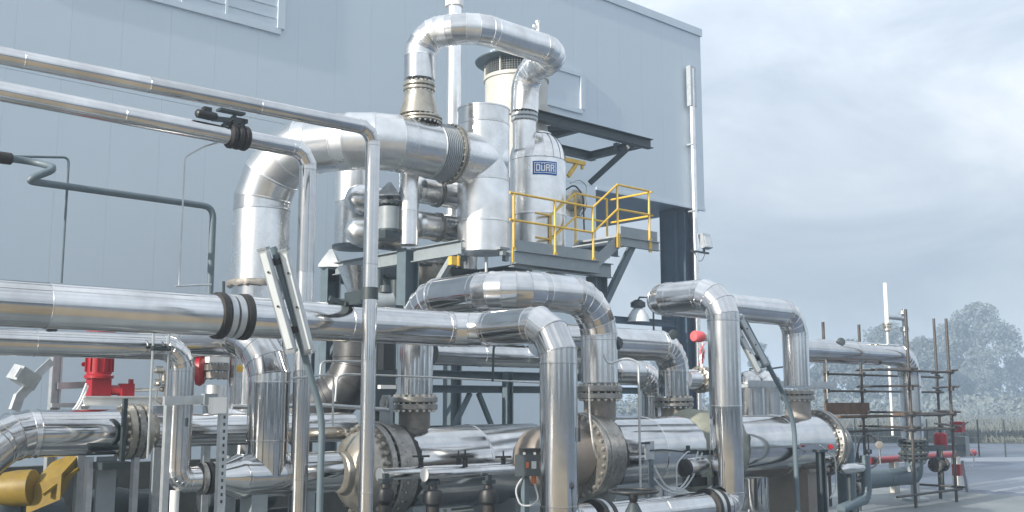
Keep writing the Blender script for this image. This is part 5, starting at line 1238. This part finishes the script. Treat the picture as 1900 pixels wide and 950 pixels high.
# slotted stand with plate and tubing, actuator
q = P(1208, 880, Y=9.3)
ps = thing('plate_stand', 'slotted stand with a small steel plate in front of the right exchanger', 'stand', at(q, z=0))
zz = lambda py: P(1208, py, Y=9.3).z
part('post', MB().bar(at(q, z=0), at(q, z=zz(852)), .05, .05), 'blue_grey_paint', ps)
part('plate', MB().box(at(q, z=zz(836)) + V((.0, .02, 0)), (.18, .02, .25)), 'galvanised_steel', ps); part('hook', MB().bar(at(q, z=zz(822)) + V((-.22, .02, 0)), at(q, z=zz(822)) + V((0, .02, 0)), .03, .03), 'dark_steel', ps)
for k in range(5): part('slot', MB().box(at(q, z=zz(865 + k * 12)) + V((0, -.027, 0)), (.015, .006, .03)), 'dark_steel', ps)
q = P(1272, 868, Y=9.3)
ac_ = thing('actuator', 'silver barrel actuator with black end disc and looped hoses at lower right', 'actuator', q)
ax = V((.96, .05, .05)).normalized()
part('barrel', MB().lathe([(.115, 0), (.12, .02), (.12, .40), (.10, .46), (.03, .48)], q, ax, 28), 'sunlit_cladding', ac_); part('end_disc', MB().lathe([(.06, -.07), (.125, -.05), (.13, .0), (.118, .01)], q, ax, 28), 'black_plastic', ac_)
part('base', MB().box(q + V((.2, 0, -.2)), (.34, .18, .12)).box(q + V((.22, 0, -.13)), (.12, .12, .06)), 'black_plastic', ac_)
t0 = q + V((.1, -.02, .22)); part('valve_block', MB().box(t0, (.22, .07, .06)), 'dark_steel', ac_); part('valve_block', MB().box(t0 + V((.3, 0, -.02)), (.16, .07, .07)), 'dark_steel', ac_); part('fitting', MB().lathe([(.03, -.06), (.03, .06)], t0 + V((-.06, 0, .03)), Z, 8), 'dark_steel', ac_)
for k, (a, b, s_) in enumerate(((P(1214, 865, Y=9.2), t0 + V((.1, -.05, 0)), .42), (P(1216, 872, Y=9.2), t0 + V((.2, -.05, -.02)), .40), (P(1214, 888, Y=9.2), P(1256, 915, Y=9.2), .06))):
    rod(ac_, 'hose', hang(a, b, s_), .013, 'cable_grey', 8)
rod(ac_, 'hose', smooth_path([P(1256, 917, Y=9.2), P(1255, 860, Y=9.2), P(1275, 838, Y=9.2), t0], .1), .011, 'cable_grey', 7)
rod(ac_, 'hose', smooth_path([P(1207, 836, Y=9.3), P(1230, 834, Y=9.3), t0 + V((-.1, 0, 0))], .1), .012, 'dark_steel', 7)
# dark steel post before the right exchanger's end
q = P(1524, 890, Y=9.6); zz = lambda py: P(1524, py, Y=9.6).z
dp_ = thing('steel_post', 'dark blue steel post in front of the right exchanger end', 'post', at(q, z=0)); part('post', MB().ibeam(at(q, z=0), at(q, z=zz(838)), .14, .1, up=XA), 'dark_steel', dp_); part('top_plate', MB().box(at(q, z=zz(836)), (.26, .14, .04)), 'dark_steel', dp_)
rod(dp_, 'tubing', smooth_path([at(q, z=zz(826)), P(1550, 850, Y=9.6), P(1552, 905, Y=9.6), P(1540, 925, Y=9.6)], .1), .014, 'cable_grey', 7)
part('red_knob', MB().lathe([(.04, -.03), (.05, 0), (.04, .03)], P(1541, 829, Y=9.6), V((-1, -1, 0)), 14), 'red_paint', dp_)
q = P(1575, 870, Y=9.8); lt = thing('small_vessel', 'small level clad vessel below the right exchanger end', 'vessel', q); drum(lt, 'shell', q + V((-.25, 0, 0)), q + V((.5, 0, 0)), .10, m='aluminium_cladding', prof=[(.02, 0), (.09, .06), (.1, .12), (.1, .62), (.08, .7), (.02, .75)]); rod(lt, 'leg', [q, at(q, z=0)], .04, 'dark_steel', 8)
pipe_run(lt, [P(1605, 845, Y=9.8), at(P(1605, 845, Y=9.8), z=P(1605, 925, Y=9.8).z), P(1560, 945, Y=9.8)], .09, bend=.2, gores=5, sec=.7, m='blue_grey_paint', n=20)

# ================================================================ scaffold
SF, SB = 10.9, 12.3
sc_ = thing('scaffold', 'rusty tube scaffold around the bend of the long far pipe', 'scaffold', at(P(1690, 900, Y=SF), z=0))
def spost(px, pyt, y, py0=742):
    q = P(px, py0, Y=y); part('standard', MB().tube([at(q, z=0), at(q, z=P(px, pyt, Y=y).z)], .034, 9), 'rusty_tube', sc_); return q
a1 = spost(1533, 598, SB); a2 = spost(1600, 603, SB); a3 = spost(1741, 592, SB); b1 = spost(1689, 575, SF); b2 = spost(1764, 592, SF)
for k, py in enumerate((690, 722, 772, 800)):
    zf_ = P(1689, py - 2, Y=SF).z
    if k != 1 or True:
        part('ledger', MB().tube([V((a1.x - .15, SB - .045, zf_ - .06)), V((a3.x + .2, SB - .045, zf_ - .06))], .026, 8), 'rusty_tube', sc_)
    if k in (0, 2, 3): part('ledger', MB().tube([V((b1.x - (1.5 if k == 0 else .4), SF - .05, zf_)), V((b2.x + .12, SF - .05, zf_))], .026, 8), 'rusty_tube', sc_)
    for p, q in ((a2, b1), (a3, b2)):
        part('transom', MB().tube([V((p.x + .045, SB + .15, zf_ + .05)), V((q.x + .045, SF - .18, zf_ + .05))], .026, 8), 'rusty_tube', sc_)
    for p in (a1, a2, a3): part('coupler', MB().box(V((p.x, SB - .02, zf_ - .05)), (.09, .11, .10)), 'rusty_tube', sc_)
    for p in (b1, b2): part('coupler', MB().box(V((p.x, SF - .02, zf_)), (.09, .11, .10)), 'rusty_tube', sc_)
part('board', MB().box(V(((a1.x + a2.x) / 2 - .1, SB - .12, P(1560, 758, Y=SB).z)), (a2.x - a1.x + .3, .05, .26)), 'brown_timber', sc_)
part('board', MB().box(V(((a1.x + a2.x) / 2 + .2, SB - .3, P(1560, 772, Y=SB).z)), (a2.x - a1.x + .7, .24, .045)), 'brown_timber', sc_)
part('board', MB().box(V(((b1.x + b2.x) / 2, SF + .2, P(1720, 768, Y=SF).z)), (b2.x - b1.x + .3, .24, .05)), 'brown_timber', sc_)
zl = P(1740, 912, Y=SF).z
part('ledger', MB().tube([V((b1.x - .9, SF - .05, zl)), V((b2.x + .2, SF - .05, zl))], .026, 8), 'rusty_tube', sc_); part('transom', MB().tube([V((b2.x + .05, SB, zl + .05)), V((b2.x + .05, SF - .2, zl + .05))], .026, 8), 'rusty_tube', sc_)
for px, py, y, lab in ((1592, 872, 11.4, 'rusty flanged valve behind the thin wheel rim'), (1588, 905, 10.9, 'rusty flanged valve low beside the bent drain pipe'), (1742, 862, 11.5, 'dark flanged valve between the right scaffold posts')):
    q = P(px, py, Y=y); t = thing('flanged_valve', lab, 'valve', at(q, z=0), 'small flanged valves')
    part('body', MB().lathe([(.08, -.16), (.13, -.06), (.13, .06), (.08, .16)], q, XA, 18), 'bare_nozzle' if px < 1700 else 'dark_steel', t)
    for s in (-1, 1): part('flange_ring', MB().lathe([(.17, -.03), (.17, .03)], q + V((.18 * s, 0, 0)), XA, 20), 'rusty_tube', t); bolts(t, q + V((.18 * s, 0, 0)), XA, .14, 8, .016, .08, 'steel_flange')
    part('bonnet', MB().lathe([(.06, .08), (.09, .16), (.05, .2), (.025, .36)], q, Z, 14), 'dark_steel', t); part('leg', MB().tube([at(q, z=0), q], .04, 8), 'dark_steel', t)
# white dip tube seen between the rails
q = P(1653, 740, Y=12.6); t = thing('white_tube', 'thin white upright tube seen between the scaffold rails', 'tube', at(q, z=P(1655, 808, Y=12.6).z)); rod(t, 'tube', [at(q, z=P(1655, 808, Y=12.6).z), at(q, z=P(1651, 680, Y=12.6).z)], .032, 'white_paint', 12)
# hand wheel hoop and gauge
q = P(1612, 838, Y=11.2); t = thing('chain_wheel', 'tall thin brown wheel rim standing beside the exchanger end', 'hand wheel', q)
part('rim', MB().tube([q + V((.26 * sin(2 * pi * k / 36) * .9, -.12 * sin(2 * pi * k / 36), .34 * cos(2 * pi * k / 36))) for k in range(37)], .018, 7, False), 'rusty_tube', t)
part('spoke', MB().bar(q + V((0, 0, -.34)), q + V((0, 0, .34)), .02, .02), 'rusty_tube', t); part('hub', MB().lathe([(.05, -.05), (.05, .05)], q, YA, 12), 'dark_steel', t)
q = P(1631, 826, Y=11.0); t = thing('gauge', 'round pressure gauge low beside the thin wheel rim', 'gauge', q, 'pressure gauges'); part('dial', MB().lathe([(.06, -.03), (.085, 0), (.085, .04), (.06, .05)], q, V((-.7, -.7, 0)), 20), 'bare_nozzle', t); rod(t, 'stem', [q + V((0, 0, -.06)), q + V((.02, 0, -.4))], .014, 'bolt_steel', 7)
# red fire main
fy = 13.0; a, b = P(1615, 855, Y=fy), P(1808, 857, Y=fy)
fm = thing('red_main', 'bright red level pipe running behind the scaffold feet', 'pipe', at(a, z=0))
rod(fm, 'pipe', [a, at(b, y=fy, z=a.z)], .085, 'red_paint', 20); part('pipe_end', MB().lathe([(.095, -.04), (.06, .05)], at(b, y=fy, z=a.z), XA, 20), 'red_paint', fm); part('joint_band', MB().lathe([(.1, -.08), (.1, .08)], a.lerp(at(b, y=fy, z=a.z), .02), XA, 20), 'dark_steel', fm)
for f in (.2, .8): p = a.lerp(at(b, y=fy, z=a.z), f); part('stand', MB().box(at(p, z=(a.z - .06) / 2), (.2, .16, a.z - .06)), 'cream_paint', fm)
# red valve actuator with grey arm at the scaffold's right
q = P(1762, 812, Y=11.9)
va = thing('valve_actuator', 'red and grey valve actuator between the right scaffold posts', 'actuator', at(q, z=0))
part('red_case', MB().box(P(1777, 792, Y=11.9), (.2, .3, .26)), 'red_paint', va); part('red_case', MB().lathe([(.13, -.22), (.16, -.18), (.16, .16), (.12, .2)], P(1745, 818, Y=11.9), Z, 20), 'red_paint', va); part('red_case', MB().box(P(1776, 872, Y=11.9), (.14, .2, .28)), 'red_paint', va, 'lower red block')
part('grey_body', MB().box(P(1786, 828, Y=11.95), (.22, .26, .5)), 'grey_paint', va); part('arm', MB().bar(P(1712, 832, Y=11.7), P(1790, 830, Y=11.9), .10, .14), 'dark_steel', va)
part('leg', MB().bar(P(1786, 855, Y=11.9), at(P(1798, 950, Y=11.9), z=0), .07, .07, up=XA), 'galvanised_steel', va)
part('rod', MB().bar(P(1782, 792, Y=11.7), P(1796, 783, Y=11.7), .025, .025), 'dark_steel', va); rod(va, 'cable', smooth_path([P(1790, 825, Y=11.9), P(1808, 848, Y=11.9), P(1806, 866, Y=11.9), P(1788, 866, Y=11.9)], .12), .014, 'cable_grey', 7)
part('floor_pipe', MB().tube([V((jx - 1.2, JY - .5, zl + .5)), V((jx + .9, JY + .2, zl + .55))], .06, 12), 'grey_paint', va)

# ================================================================ air
hz0 = -1.2
mb = MB().box((100, 100, (hz0 + 21) / 2), (1240, 1240, 21 - hz0))
if HAZE > 0:
    hm = bpy.data.materials.new('haze_air'); hm.use_nodes = True; nt = hm.node_tree; nt.nodes.clear()
    o = nt.nodes.new('ShaderNodeOutputMaterial'); v = nt.nodes.new('ShaderNodeVolumePrincipled')
    v.inputs['Color'].default_value = (.68, .84, 1.0, 1); v.inputs['Density'].default_value = HAZE; v.inputs['Anisotropy'].default_value = .1
    nt.links.new(v.outputs[0], o.inputs['Volume']); MATS['haze_air'] = hm
    struct('haze', mb, 'haze_air', 'stuff')
